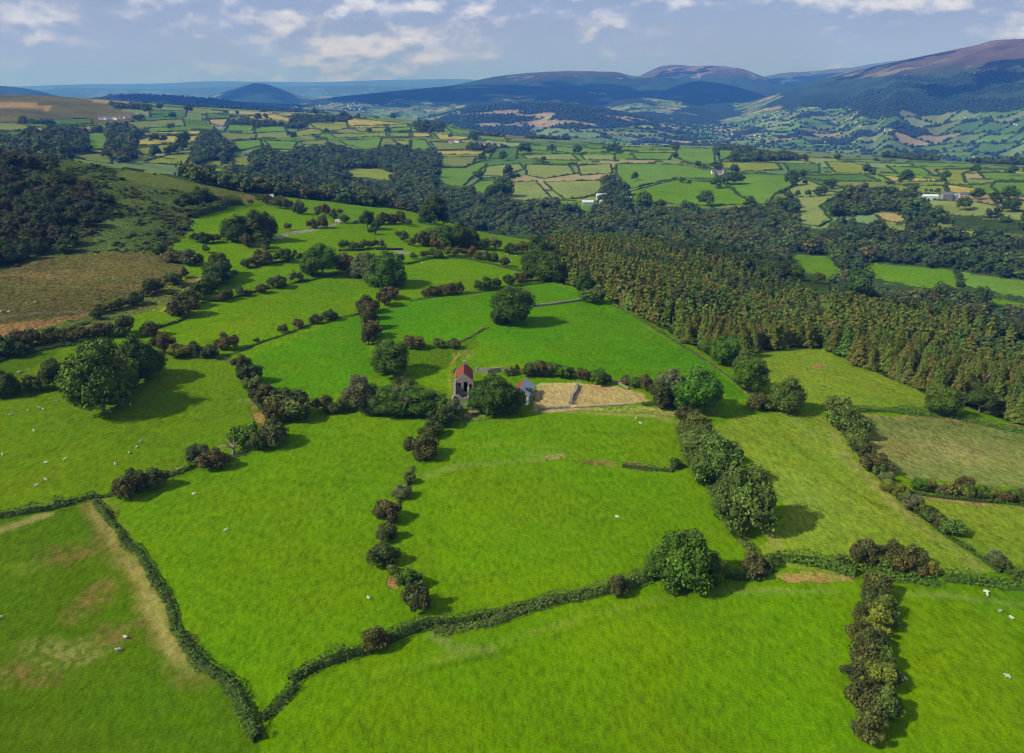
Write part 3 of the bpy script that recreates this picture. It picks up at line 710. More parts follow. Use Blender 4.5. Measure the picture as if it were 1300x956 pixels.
def hedge(pts, wd, ht, tone, label, leaf=.4, rmax=900, world=False, group=None, name='hedge', dens=1.5, gap=0.0, cat='hedge'):
    "a continuous hedge or bank of bramble draped along a line on the ground"
    P_ = [p if world else hit(p[0], p[1], rmax)[:2] for p in pts]
    P_ = np.array(P_, float); seg = np.linalg.norm(np.diff(P_, axis=0), axis=1); s = np.concatenate([[0], np.cumsum(seg)]); Lh = s[-1]
    sd_ = int(abs(P_[0, 0]) * 7 + abs(P_[0, 1])) % 100000; rs = np.random.RandomState(sd_)
    n = int(Lh * (wd + 1.6 * ht) / leaf ** 2 * dens * .55) + 8; n = min(n, 60000)
    t = rs.rand(n) * Lh; ang = rs.rand(n) * math.pi
    x = np.interp(t, s, P_[:, 0]); y = np.interp(t, s, P_[:, 1]); e = 1.0
    dx = np.interp(np.minimum(t + e, Lh), s, P_[:, 0]) - np.interp(np.maximum(t - e, 0), s, P_[:, 0]); dy = np.interp(np.minimum(t + e, Lh), s, P_[:, 1]) - np.interp(np.maximum(t - e, 0), s, P_[:, 1])
    dl = np.hypot(dx, dy) + 1e-9; nx, ny = -dy / dl, dx / dl
    k = 1 + .75 * fbm(t / (wd * 2.2), t * 0 + sd_ % 97, 4, 5); k2 = 1 + 1.0 * fbm(t / (wd * 1.6), t * 0 + sd_ % 89, 4, 9) + .7 * fbm(t / (wd * 7), t * 0 + sd_ % 79, 2, 19)
    sh = fbm(t / (wd * 4), t * 0 + sd_ % 83, 2, 11) * wd * .4
    if gap: k2 = np.where(fbm(t / (wd * 5), t * 0 + sd_ % 71, 3, 13) < -1 + 2 * gap, .25, k2)
    rad = .85 + .25 * rs.rand(n)
    off = np.cos(ang) * wd / 2 * k * rad + sh; hh = np.sin(ang) ** .7 * ht * np.clip(k2, .2, 2) * rad
    X = x + nx * off; Y = y + ny * off; Z = lookup(TZ, X, Y) + hh
    nn = np.stack([nx * np.cos(ang), ny * np.cos(ang), np.sin(ang)], 1) * .8 + sph(n, rs) * .6 + [0, 0, .3]; nn /= np.linalg.norm(nn, axis=1)[:, None]
    mb = MB(); v, f = quads(np.stack([X, Y, Z], 1), nn, leaf * .62, rs)
    tn = (.72 + .56 * rs.rand(n)) * (1 + .3 * fbm(t / (wd * 1.5), off / wd, 3, 15)); base = np.array(TONE[tone][0])
    c = base * tn[:, None]; mb.add(v, f, np.repeat(c, 4, 0))
    # inner mass
    m = max(2, int(Lh / (wd * .8)) + 1); ts = np.linspace(0, Lh, m); cx_ = np.interp(ts, s, P_[:, 0]); cy_ = np.interp(ts, s, P_[:, 1])
    gx = np.gradient(cx_); gy = np.gradient(cy_); gl = np.hypot(gx, gy) + 1e-9; nx, ny = -gy / gl, gx / gl
    kk = 1 + .75 * fbm(ts / (wd * 2.2), ts * 0 + sd_ % 97, 4, 5); kh = 1 + 1.0 * fbm(ts / (wd * 1.6), ts * 0 + sd_ % 89, 4, 9) + .7 * fbm(ts / (wd * 7), ts * 0 + sd_ % 79, 2, 19)
    if gap: kh = np.where(fbm(ts / (wd * 5), ts * 0 + sd_ % 71, 3, 13) < -1 + 2 * gap, .2, kh)
    shs = fbm(ts / (wd * 4), ts * 0 + sd_ % 83, 2, 11) * wd * .4
    rows = []
    for (o_, h_) in ((-.34, 0), (-.26, .45), (0, .62), (.26, .45), (.34, 0)):
        ox = cx_ + nx * (o_ * wd * kk + shs); oy = cy_ + ny * (o_ * wd * kk + shs); rows.append(np.stack([ox, oy, lookup(TZ, ox, oy) + h_ * ht * np.clip(kh, .2, 2) - .1], 1))
    V = np.concatenate(rows); fi = []
    for r_ in range(4):
        a = np.arange(m - 1) + r_ * m; fi.append(np.stack([a, a + 1, a + 1 + m, a + m], 1))
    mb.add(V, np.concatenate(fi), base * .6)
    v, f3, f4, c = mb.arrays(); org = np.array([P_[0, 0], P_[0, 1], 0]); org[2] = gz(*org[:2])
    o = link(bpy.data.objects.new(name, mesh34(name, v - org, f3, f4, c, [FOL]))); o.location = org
    tag(o, label, cat, group); return o
def mass(name, protos, pts, wds, cols, hs, label, cat):
    "one object holding many small crowns nobody could count"
    rs = np.random.RandomState(3); V = []; A3 = []; A4 = []; Cc = []; n = 0
    kind = rs.randint(0, len(protos), len(pts)); rot = rs.rand(len(pts)) * 6.283
    for k, (v, f3, f4, c) in enumerate(protos):
        ix = np.nonzero(kind == k)[0]
        if not len(ix): continue
        cr, sr = np.cos(rot[ix])[:, None], np.sin(rot[ix])[:, None]; w_ = wds[ix][:, None]; h_ = hs[ix][:, None]
        x = (v[:, 0] * cr - v[:, 1] * sr) * w_ + pts[ix, 0:1]; y = (v[:, 0] * sr + v[:, 1] * cr) * w_ + pts[ix, 1:2]; z = v[:, 2] * w_ * h_ + pts[ix, 2:3]
        vv = np.stack([x, y, z], -1).reshape(-1, 3); o_ = (np.arange(len(ix)) * len(v))[:, None, None]
        A3.append((f3[None] + o_).reshape(-1, 3) + n); A4.append((f4[None] + o_).reshape(-1, 4) + n)
        V.append(vv); Cc.append((c[None] * cols[ix][:, None, :]).reshape(-1, 3)); n += len(vv)
    me = mesh34(name, np.concatenate(V), np.concatenate(A3), np.concatenate(A4), np.concatenate(Cc), [FOL])
    o = link(bpy.data.objects.new(name, me)); tag(o, label, cat, kind='stuff'); return o
# ------------------------------------------------------------------ bushes and trees of the near fields
bushrow('falling from the ruined farmhouse', 'upper', [(561,531,27,'b'),(548,546,22,'b'),(536,567,34,'b'),(520,608,15,'o'),(511,625,19,'y'),(493,650,30,'b'),(491,676,24,'b'),(486,704,32,'b'),(499,722,14,'o'),(520,736,27,'g'),(531,760,36,'b')])
tree(477,824,35,'r','round reddish brown bush standing alone in the lower central hedge','bush')
bushrow('beside the sheep pasture', 'upper', [(308,463,17,'b'),(317,475,30,'b'),(322,488,24,'o'),(338,505,28,'b'),(352,527,25,'b'),(372,515,44,'o'),(363,503,18,'d'),(347,551,36,'b'),(326,564,20,'o'),(311,554,29,'g'),(272,584,28,'b'),(256,579,26,'b'),(198,609,27,'b'),(172,613,28,'b'),(160,623,28,'b')])
bushrow('left of the farmhouse tree belt', 'left', [(413,515,22,'b'),(428,518,18,'o')])
bushrow('climbing above the farmhouse tree belt', 'upper', [(494,371,22,'r'),(488,381,20,'b'),(466,388,22,'b'),(466,398,19,'b'),(469,409,23,'b'),(474,420,25,'b'),(468,431,16,'b'),(486,465,24,'b')])
bushrow('between two left bright fields', 'left', [(209,438,22,'b'),(228,446,20,'w'),(247,444,20,'b'),(268,447,19,'b'),(289,436,21,'b'),(325,432,6,'k'),(359,418,12,'b'),(378,411,14,'b'),(401,406,13,'b'),(418,401,15,'b')])
bushrow('from track to tall tree pair', 'left', [(232,391,27,'b'),(241,381,22,'o'),(254,372,24,'k'),(264,366,20,'k'),(271,359,20,'o'),(281,347,30,'k'),(289,374,16,'b'),(281,379,11,'b'),(305,373,10,'b'),(317,372,9,'b'),(333,367,14,'b'),(345,361,9,'b'),(354,359,17,'b'),(372,354,11,'y'),(380,353,9,'o'),(393,343,14,'k'),(437,335,25,'r')])
bushrow('below the round tree pair', 'left', [(313,335,13,'y'),(333,328,21,'b'),(351,329,9,'b'),(364,327,15,'k'),(374,325,8,'o'),(381,325,6,'o'),(389,322,5,'o')])
bushrow('at the foot of the bracken hill', 'left', [(248,303,10,'o'),(258,304,14,'k'),(271,303,14,'b'),(283,301,9,'o'),(291,303,10,'b'),(313,307,17,'r'),(336,309,17,'b'),(337,316,10,'b')])
bushrow('by the parked vehicles', 'left', [(318,257,7,'b'),(330,254,8,'o'),(340,256,12,'b'),(349,260,11,'b'),(357,257,9,'o'),(363,260,14,'b'),(378,267,12,'b'),(382,266,15,'b'),(379,261,8,'r'),(404,267,8,'b'),(404,272,8,'b'),(413,268,12,'r'),(423,276,11,'b'),(432,270,7,'r'),(438,278,14,'g')])
bushrow('above the two round trees', 'left', [(367,289,9,'r'),(397,285,13,'r'),(410,284,14,'b')])
bushrow('on the plateau rim', 'left', [(478,286,15,'k'),(474,294,10,'b'),(486,279,16,'b'),(497,279,14,'b'),(508,279,14,'b'),(516,283,10,'b'),(508,299,9,'b'),(515,303,10,'b'),(524,309,9,'b'),(537,306,17,'b'),(551,312,10,'r'),(560,313,10,'b')])
bushrow('beside the black bales', 'left', [(431,312,5,'k'),(438,313,10,'g'),(447,314,10,'k'),(456,314,9,'o'),(466,312,10,'b'),(475,311,10,'b'),(485,312,10,'b')])
bushrow('curving above the central field', 'left', [(508,331,11,'k'),(526,326,8,'b'),(539,323,10,'b'),(548,323,9,'k'),(556,323,12,'b'),(569,321,11,'b'),(580,322,11,'r'),(592,321,10,'b'),(600,323,11,'r'),(608,325,12,'r'),(617,327,11,'b'),(626,327,12,'g'),(641,334,12,'b')])
bushrow('by the larch plantation corner', 'left', [(612,310,17,'k'),(648,317,14,'k'),(656,316,11,'r'),(664,317,12,'r'),(684,312,21,'k')])
bushrow('above the lone oak', 'left', [(541,372,12,'b'),(550,371,13,'b'),(560,369,13,'b'),(571,368,16,'b'),(583,368,12,'o'),(611,363,16,'k'),(621,362,16,'k'),(630,361,12,'b'),(646,358,14,'k'),(659,355,12,'r'),(669,352,14,'b')])
bushrow('below the lone oak', 'left', [(526,436,20,'b'),(557,437,13,'o'),(576,437,15,'b')])
bushrow('behind the straw paddocks', 'left', [(647,471,14,'t'),(657,470,8,'k'),(674,472,18,'b'),(686,470,18,'b'),(699,472,18,'o'),(711,473,18,'g'),(724,474,13,'b'),(738,477,15,'b'),(749,478,13,'r'),(760,480,20,'g'),(770,484,12,'k'),(794,484,13,'y'),(805,486,15,'o'),(818,487,19,'b')])
bushrow('right of the straw paddocks', 'left', [(837,504,32,'b'),(872,526,25,'b')])
bushrow('dividing the two olive fields', 'upper', [(1063,520,36,'o'),(1071,531,32,'o'),(1080,543,34,'o'),(1087,560,25,'o'),(1097,575,22,'b'),(1112,589,26,'b'),(1117,597,18,'o'),(1124,606,15,'y'),(1128,619,17,'w'),(1141,626,19,'w'),(1150,634,16,'o'),(1158,640,22,'y'),(1170,648,15,'o'),(1182,655,20,'o'),(1194,662,15,'b'),(1209,670,24,'o'),(1262,706,16,'y'),(1270,716,18,'b'),(1290,732,18,'o')])
bushrow('along the brown strip at right', 'left', [(1166,617,17,'g'),(1177,617,18,'w'),(1195,622,15,'y'),(1206,621,20,'w'),(1222,618,20,'r'),(1227,626,18,'o'),(1238,628,14,'b'),(1250,626,17,'g'),(1260,628,16,'w'),(1274,630,18,'r'),(1284,631,14,'o'),(1296,630,18,'b'),(1316,632,20,'o')])
bushrow('massed in the lower hedge', 'left', [(1070,712,18,'b'),(1088,702,24,'b'),(1100,706,30,'b'),(1116,710,26,'o'),(1130,706,32,'b'),(1142,714,30,'b'),(1156,710,30,'b'),(1164,722,20,'b'),(1182,722,19,'w')])
bushrow('down the lower right field edge', 'upper', [(1114,744,32,'b'),(1108,758,30,'b'),(1122,770,30,'o'),(1098,780,30,'b'),(1112,788,34,'w'),(1128,790,22,'o'),(1094,806,28,'b'),(1106,818,34,'b'),(1096,838,34,'b'),(1118,838,30,'o'),(1090,856,30,'b'),(1110,862,36,'w'),(1128,858,26,'o'),(1100,886,40,'b'),(1122,896,34,'o'),(1104,922,40,'b')])
bushrow('by the lower hedge oak', 'left', [(784,745,24,'b'),(857,588,15,'k'),(953,720,28,'b'),(975,712,20,'o')])
bushrow('on the moor side of the track', 'right', [(236,349,10,'k'),(222,355,18,'k'),(197,364,22,'k'),(186,372,11,'b'),(174,381,16,'k'),(162,385,9,'b'),(153,387,14,'k'),(142,390,12,'w'),(128,392,16,'b'),(122,401,12,'k'),(67,421,9,'k')])
bushrow('above the left pasture', 'left', [(8,441,28,'k'),(22,432,22,'b'),(36,432,22,'b'),(28,445,18,'k'),(62,430,18,'b'),(75,428,16,'b'),(90,428,18,'b'),(98,426,22,'b'),(108,423,14,'b'),(126,421,18,'b'),(136,419,20,'b'),(160,417,24,'b'),(192,419,20,'b')])
bushrow('below the bracken hill wood', 'left', [(207,322,14,'k'),(220,326,20,'y'),(233,327,15,'k'),(241,330,18,'y'),(252,331,14,'k'),(262,318,9,'k')])
# field trees
tree(132,522,76,'g','huge leafy tree nearest the sheep, front of the big clump at left',hs=1.12); tree(106,508,50,'g','broad tree tucked left against the huge front tree of the left clump',hs=1.15); tree(154,500,50,'g','dark rounded tree right behind the huge front tree of the left clump')
tree(176,484,52,'d','deep green tree at the back right of the big left clump',hs=1.1); tree(132,476,50,'d','deep green tree at the back of the big left clump'); tree(190,478,40,'d','smaller dark tree on the right edge of the big left clump')
tree(70,494,34,'k','dark upright tree left of the big clump','ash',.85); tree(43,496,26,'k','low dark bush beside the dark upright tree','bush'); tree(8,502,34,'d','dark tree at the left picture edge above the pasture'); tree(-14,500,30,'d','second dark tree just outside the left edge'); tree(148,455,20,'k','dark tree peeping between clump and moor hedge','bush')
for i, (u, v, w_, t, lb) in enumerate([(457,524,42,'y','pale grey green ash at the left end of the farmhouse tree belt'),(440,520,22,'o','olive bushy tree leaning on the pale ash'),(477,525,32,'o','olive tree between the pale ash and the green belt tree'),(494,526,46,'g','tall green tree in the middle of the farmhouse belt'),(513,527,30,'y','narrow grey tree between two green belt trees'),(530,527,44,'g','wide green tree in the farmhouse belt'),(549,526,30,'k','dark tree right of the wide green belt tree'),(560,526,29,'g','green tree ending the farmhouse belt beside the ruin'),(577,531,22,'y','rounded grey green willow in front of the ruin'),(470,512,30,'g','green tree half hidden behind the pale ash'),(512,508,34,'k','dark tree behind the farmhouse belt')]):
    tree(u, v, w_, t, lb, 'ash' if t == 'y' else 'oak', .9 if t != 'y' else .95)
tree(498,476,46,'g','green oak above the farmhouse belt where two hedges meet')
tree(650,412,50,'d','large round oak alone in the middle bright field'); tree(635,411,26,'k','dark bush hugging the lone oak','bush')
tree(614,524,34,'d','spreading dark evergreen beside the ruined farmhouse, left half'); tree(632,527,46,'d','spreading dark evergreen in front of the tin shed, tallest crown'); tree(650,524,34,'k','dark evergreen crown right beside the tin shed'); tree(626,508,34,'d','evergreen crown behind the spreading front one'); tree(604,508,14,'o','small olive shrub against the ruin wall','bush')
tree(668,508,18,'k','dark shrub at the right of the tin shed','bush'); tree(579,474,8,'k','small dark shrub left of the red roof','bush')
tree(851,510,44,'y','grey green tree behind the bright green tree'); tree(884,525,58,'G','bright green rounded tree right of the straw paddocks'); tree(903,512,26,'g','small green tree at the back of the bright rounded tree')
tree(961,519,28,'b','brown bush between the bright tree and the spreading hawthorn','bush'); tree(977,520,22,'o','olive bush left of the spreading hawthorn','bush')
tree(998,522,44,'o','spreading olive tree on the corner of three fields'); tree(954,497,42,'g','rounded green tree below the plantation edge'); tree(943,472,30,'o','olive tree on the plantation edge'); tree(918,462,38,'g','big green tree against the plantation'); tree(902,450,24,'g','green tree at the foot of the larches')
tree(880,570,46,'o','highest of the large trees in the line right of centre'); tree(893,592,50,'o','second large tree down the line right of centre'); tree(908,614,60,'o','third large tree down the line right of centre'); tree(944,668,78,'o','largest tree with long shadow in the line right of centre'); tree(926,640,50,'o','tree squeezed behind the largest tree of the line')
tree(868,740,80,'g','very large leafy oak over the lower hedge',hs=.86); tree(838,734,42,'g','left lobe tree joined to the very large oak'); tree(898,742,40,'g','small round oak right of the very large one')
tree(1197,527,38,'g','green tree on the bank at the end of the plantation'); tree(1242,524,32,'k','dark tree with bare tops before the larches','ash',.9)
tree(302,306,34,'d','left of the two round dark trees by the lane'); tree(332,306,36,'d','right of the two round dark trees by the lane'); tree(318,303,28,'d','middle dark tree between the two round trees')
for u, v, w_, lb in [(234,268,22,'dark'),(246,266,18,'slim dark'),(257,262,22,'broad dark'),(268,262,18,'low dark')]:
    tree(u, v, w_, 'k', f'{lb} tree in the small copse on the bracken hill edge', 'ash', .8)
tree(410,350,36,'g','taller of the pair of trees leaning together mid left','ash',.9); tree(394,349,26,'g','shorter of the pair of trees leaning together mid left'); tree(404,338,30,'k','tree behind the leaning pair mid left')
tree(272,362,26,'k','dark tree over the track bend'); tree(279,350,28,'k','dark tree above the track bend')
tree(464,352,34,'y','grey green tree left of the big round pair'); tree(492,363,44,'g','big rounded green tree at the head of the climbing hedge'); tree(478,358,30,'o','olive tree between the big round pair')
tree(467,290,20,'d','upright dark tree right of the blue tractor','ash',.85); tree(552,284,34,'k','dark wide tree on the plateau edge against the wood'); tree(540,284,18,'k','small dark tree joined left of the wide plateau tree')
for u, v, w_, t, lb in [(552,311,24,'o','olive'),(566,313,28,'k','dark'),(582,314,32,'d','deep green'),(597,314,26,'k','dark right hand')]: tree(u, v, w_, t, f'{lb} tree of the clump on the plateau edge above centre')
tree(629,318,15,'y','slender pale tree alone above the plantation corner','ash',.9); tree(494,333,13,'k','small round dark tree right of the black bales')
for u, v, w_, t, lb in [(680,350,36,'d','left'),(696,356,34,'d','front'),(690,338,30,'k','rear')]: tree(u, v, w_, t, f'{lb} tree of the dark group at the plantation corner')
tree(752,384,26,'o','olive bushy tree at the tip of the stone wall','bush'); tree(741,372,28,'k','dark tree above the stone wall end')
# low hedges and banks
hedge([(524,592),(517,612),(508,632),(496,656),(489,682),(485,708),(497,726),(516,742),(533,768)],1.5,.9,'o','rough brambles and stones beneath the scattered central bushes',leaf=.3,gap=.35)
hedge([(-60,668),(0,657),(60,646),(88,640)],2.6,1.3,'k','low dark bramble hedge left of the dead stump')
hedge([(70,641),(95,637),(125,631)],2.4,1.3,'k','short dark bramble hedge right of the dead stump')
hedge([(126,634),(140,655),(165,690),(190,720),(207,752),(225,790),(242,822),(262,848),(285,868),(310,900),(330,940)],2.6,1.3,'d','broad dark bramble hedge curving down the lower left fields',leaf=.35)
hedge([(372,869),(405,850),(440,836),(470,824)],3.0,1.6,'k','low dark hedge below the lone round reddish bush',leaf=.35)
hedge([(480,820),(510,806),(548,788)],3.0,1.6,'k','short dark hedge right of the lone round reddish bush',leaf=.35)
hedge([(552,802),(600,794),(650,780),(700,768),(750,756),(800,743),(840,730)],3.4,1.7,'o','long olive bramble hedge rising to the very large oak',leaf=.35)
hedge([(552,796),(600,788),(650,775),(700,763),(750,751)],2.0,1.5,'k','dark back edge of the long olive bramble hedge',leaf=.35)
hedge([(330,915),(352,890),(372,871)],3.0,1.6,'k','dark hedge leaving the picture at the bottom left of centre',leaf=.35)
hedge([(845,733),(900,730),(960,735),(985,722)],3.2,1.5,'d','dark bank under the very large oak',leaf=.4)
hedge([(985,710),(1020,716),(1060,722),(1085,728)],4.5,2.2,'g','tall green bramble bank over the brown soil crescent',leaf=.4)
hedge([(1095,726),(1140,734),(1190,738)],4.0,1.8,'g','green bank under the massed brown bushes',leaf=.4)
hedge([(1195,733),(1240,738),(1300,745),(1360,752)],4.0,2.0,'g','dense green hedge at the lower right edge',leaf=.4)
hedge([(125,632),(150,628),(180,620),(210,606)],2.0,.9,'k','low brambles at the foot of the first three brown bushes')
hedge([(212,604),(240,596),(258,588)],2.6,1.5,'g','green bramble patch between two groups of brown bushes')
hedge([(285,585),(305,578),(320,568)],2.6,1.4,'o','ragged bramble hedge beneath the dead tree')
hedge([(298,462),(282,456),(262,453)],1.6,.8,'y','stony grassy bank above the sheep pasture')
hedge([(300,470),(318,492),(334,520)],2.5,1.5,'k','dark undergrowth beneath the curved row of brown bushes')
hedge([(1085,522),(1120,522),(1160,524),(1190,527)],5.0,1.5,'g','bright bramble bank left of the tree at the plantation end')
hedge([(1205,527),(1240,536),(1280,545),(1330,552)],5.0,1.5,'g','bright bramble bank below the larches at the right edge')
hedge([(790,592),(820,595),(855,598)],1.8,1.0,'k','thin dark hedge crossing the middle field')
hedge([(815,514),(835,514),(870,519)],1.8,1.0,'k','thin dark hedge in front of the right paddock')
hedge([(430,319),(455,318),(470,316)],2.0,1.4,'k','dark hedge left of the black bales')
hedge([(620,296),(645,299),(668,304),(697,311)],4.5,4.0,'k','thick dark hedge at the wood edge above the plateau',leaf=.7)
hedge([(460,398),(440,402),(425,404)],1.6,.8,'o','low grassy bank left of the climbing brown bushes')
hedge([(400,411),(370,422),(330,436),(300,448),(285,452)],1.4,.7,'o','low grassy bank linking five round bushes')
hedge([(198,464),(210,446),(225,452),(262,455)],1.6,1.0,'k','dark hedge foot behind the big left clump')
hedge([(236,404),(222,410),(200,417)],1.4,.8,'k','thin dark hedge behind the big left clump')
hedge([(256,385),(300,377),(345,366),(395,356),(430,348)],1.3,.8,'k','thin hedge line under the row of bushes mid left')
hedge([(318,341),(350,334),(395,326)],1.3,.7,'k','thin hedge line below the round tree pair')
hedge([(520,383),(560,376),(600,373),(640,366),(690,360)],1.6,.8,'o','low grassy bank under the middle row of bushes')
hedge([(520,335),(550,328),(590,328),(622,335),(660,345)],1.6,1.0,'k','low hedge under the curving row of bushes')
hedge([(420,256),(480,263),(560,272),(600,283)],2.2,1.4,'k','dark hedge along the rim of the plateau',leaf=.6)
hedge([(-30,470),(0,458),(40,448),(75,440),(105,436)],2.4,1.2,'k','dark hedge foot above the left pasture')
hedge([(70,425),(85,420),(100,414),(112,410)],1.8,1.2,'k','short dark hedge on the moor edge')
hedge([(210,396),(225,383),(240,370),(252,360)],.8,.4,'t','pale grassy edge along the farm track')
hedge([(240,276),(262,272),(285,264),(305,258)],5,4,'k','dark scrub hedge on the lower edge of the bracken hill',leaf=.7)
hedge([(560,443),(590,432),(610,420),(620,415)],1.2,.6,'t','thin grassy bank between bushes and lone oak')
hedge([(778,387),(820,411),(860,436),(900,461),(930,482),(950,500)],1.5,.7,'o','grassy bank along the foot of the larch plantation')
hedge([(1060,525),(1085,560),(1110,600),(1150,640),(1200,680),(1240,706),(1270,728)],1.6,1.0,'k','undergrowth beneath the diagonal row between olive fields')
hedge([(1155,626),(1200,632),(1260,638),(1320,642)],1.8,1.2,'k','undergrowth beneath the row at the brown strip')
hedge([(1112,745),(1105,790),(1098,830),(1104,880),(1108,940)],3.5,1.6,'o','undergrowth beneath the bushes at the lower right',leaf=.4)
hedge([(870,560),(890,600),(915,640),(945,690),(965,722)],3.0,1.2,'o','rough grass bank beneath the line of large trees',leaf=.45)
# ------------------------------------------------------------------ plantation, woods and the far side of the valley
def jgrid(x0, x1, y0, y1, s, rs):
    gx, gy = np.meshgrid(np.arange(x0, x1, s), np.arange(y0, y1, s)); x = gx.ravel() + rs.uniform(-.42, .42, gx.size) * s; y = gy.ravel() + rs.uniform(-.42, .42, gx.size) * s
    return x, y
def inframe(x, y, m=60):
    z = lookup(TZ, x, y) - CH; d = y * cp - z * sp; u = CU + F * x / d; v = CV - F * (y * sp + z * cp) / d
    return (u > -m) & (u < 1300 + m) & (v < 956 + m)
def topclear(x, y, h, woodclass):
    "the ground just beyond a crown's top must still be wood, so that pasture edges stay where they are"
    r = np.hypot(x, y); z = lookup(TZ, x, y); te = (z + h - CH) / r; rg = np.geomspace(1.003, 6.0, 260); kk = np.ones(len(x)) * 6
    for a in range(0, len(x), 4000):
        s = slice(a, a + 4000); xx = x[s, None] * rg; yy = y[s, None] * rg; below = lookup(TZ, xx, yy) >= CH + te[s, None] * (r[s, None] * rg)
        kk[s] = np.where(below.any(1), rg[below.argmax(1)], 6.0)
    X, Y = x * kk, y * kk; fc = far_cover(X, Y, lookup(TZ, X, Y)); _, _, w_, fid = classify(X, Y, fc)
    return (w_ > 0) | (fid == -1)
RSF = np.random.RandomState(77)
def masked(x, y, cls):
    z = lookup(TZ, x, y); fc = far_cover(x, y, z); col, gr, w_, fid = classify(x, y, fc)
    return w_ == cls
# larch plantation
lx, ly = jgrid(0, 460, 240, 760, 4.5, RSF)
k = masked(lx, ly, 2) & inframe(lx, ly); lx, ly = lx[k], ly[k]
k = topclear(lx, ly, 12, 2); lx, ly = lx[k], ly[k]
o_ = np.argsort(ly * cp + (CH - lookup(TZ, lx, ly)) * sp); lx, ly = lx[o_], ly[o_]; lz = lookup(TZ, lx, ly)
print('larches', len(lx))
LT = [(.090,.125,.016), (.078,.120,.014), (.104,.124,.018), (.062,.110,.014), (.082,.112,.016), (.100,.112,.020)]
lt = fbm(lx / 45, ly / 45, 3, 101)
def larchcol(i):
    c = LT[(int((lt[i] + 1) * 4) + rnd.randrange(3)) % 6]
    if lt[i] < -.28: c = (.048, .078, .022)
    return jit(c, .14)
for i in range(min(300, len(lx))):
    e = link(bpy.data.objects.new('larch_tree', None)); e.location = (lx[i], ly[i], lz[i] - .1); e.rotation_euler.z = rnd.uniform(0, 6.28)
    H_ = rnd.triangular(7, 14.5, 11) * min(1, 330 / ly[i] + .1); wsc = H_ * rnd.uniform(1.1, 1.4)
    c = link(bpy.data.objects.new('crown', LAR[rnd.randrange(5)][0]), e); c.scale = (wsc, wsc, H_); c.color = (*larchcol(i), 1)
    t = link(bpy.data.objects.new('trunk', LTR), e); t.scale = (H_, H_, H_)
    tag(e, 'tall yellowish brown larch standing in the dense front part of the plantation', 'tree', 'larches in the front of the plantation')
m_ = np.arange(300, len(lx))
if len(m_):
    hs_ = RSF.uniform(8.5, 12, len(m_)); wd_ = hs_ * RSF.uniform(1.2, 1.5, len(m_))
    mass('larch_wood', LOWC, np.stack([lx[m_], ly[m_], lz[m_]], 1), wd_, np.array([larchcol(i) for i in m_]), hs_ / wd_, 'dense larch plantation stretching back behind its front trees', 'wood')
# broadleaf valley wood
bx, by = jgrid(-900, 1300, 380, 1700, 10.2, RSF)
k = inframe(bx, by) & masked(bx, by, 1); bx, by = bx[k], by[k]
k = topclear(bx, by, 14, 1); bx, by = bx[k], by[k]
o_ = np.argsort(ly_ := by * cp); bx, by = bx[o_], by[o_]; bz = lookup(TZ, bx, by)
print('wood trees', len(bx))
WT = [(.044,.074,.018), (.056,.090,.018), (.066,.096,.022), (.074,.088,.022), (.050,.080,.026), (.064,.106,.018), (.036,.060,.016)]
wt = fbm(bx / 120, by / 120, 3, 103)
def woodcol(i): return jit(WT[(int((wt[i] + 1) * 3.4) + rnd.randrange(4)) % 7], .18)
for i in range(min(300, len(bx))):
    wd = rnd.uniform(8.5, 14)
    p = (bx[i], by[i], bz[i]); pr = WDT[rnd.randrange(5)]
    o = link(bpy.data.objects.new('woodland_tree', pr)); o.location = p; o.rotation_euler.z = rnd.uniform(0, 6.28); o.scale = (wd, wd, wd * rnd.uniform(.85, 1.15)); o.color = (*[q * .85 for q in woodcol(i)], 1)
    tag(o, 'rounded dark green tree in the closed wood right behind the larches', 'tree', 'trees of the wood behind the larches')
m_ = np.arange(300, len(bx)); wd_ = RSF.uniform(10, 18, len(m_)) * np.where(RSF.rand(len(m_)) < .12, 1.25, 1)
mass('valley_wood', LOW, np.stack([bx[m_], by[m_], bz[m_] - .3], 1), wd_, np.array([woodcol(i) for i in m_]), RSF.uniform(.65, 1.05, len(m_)), 'dense broadleaf wood filling the valley beyond the plateau', 'wood')
# wood on the bracken hill
hx, hy = jgrid(-620, -180, 330, 780, 8.5, RSF); k = masked(hx, hy, 3) & inframe(hx, hy); hx, hy = hx[k], hy[k]
d_ = fbm(hx / 40, hy / 40, 3, 105); k = d_ > -.38; hx, hy = hx[k], hy[k]; hz = lookup(TZ, hx, hy); print('hill wood', len(hx))
for i in range(min(len(hx), 300)):
    wd = rnd.uniform(6.5, 12.5); o = link(bpy.data.objects.new('hillside_tree', WDT[rnd.randrange(5)])); o.location = (hx[i], hy[i], hz[i] - .2); o.rotation_euler.z = rnd.uniform(0, 6.28)
    o.scale = (wd, wd, wd * rnd.uniform(.7, 1.0)); o.color = (*jit(rnd.choice([(.038,.056,.014), (.050,.066,.016), (.058,.058,.020), (.044,.074,.012)]), .2), 1)
    tag(o, 'dark scrubby tree in the wood covering the left end of the bracken hill', 'tree', 'trees of the dark wood on the bracken hill')
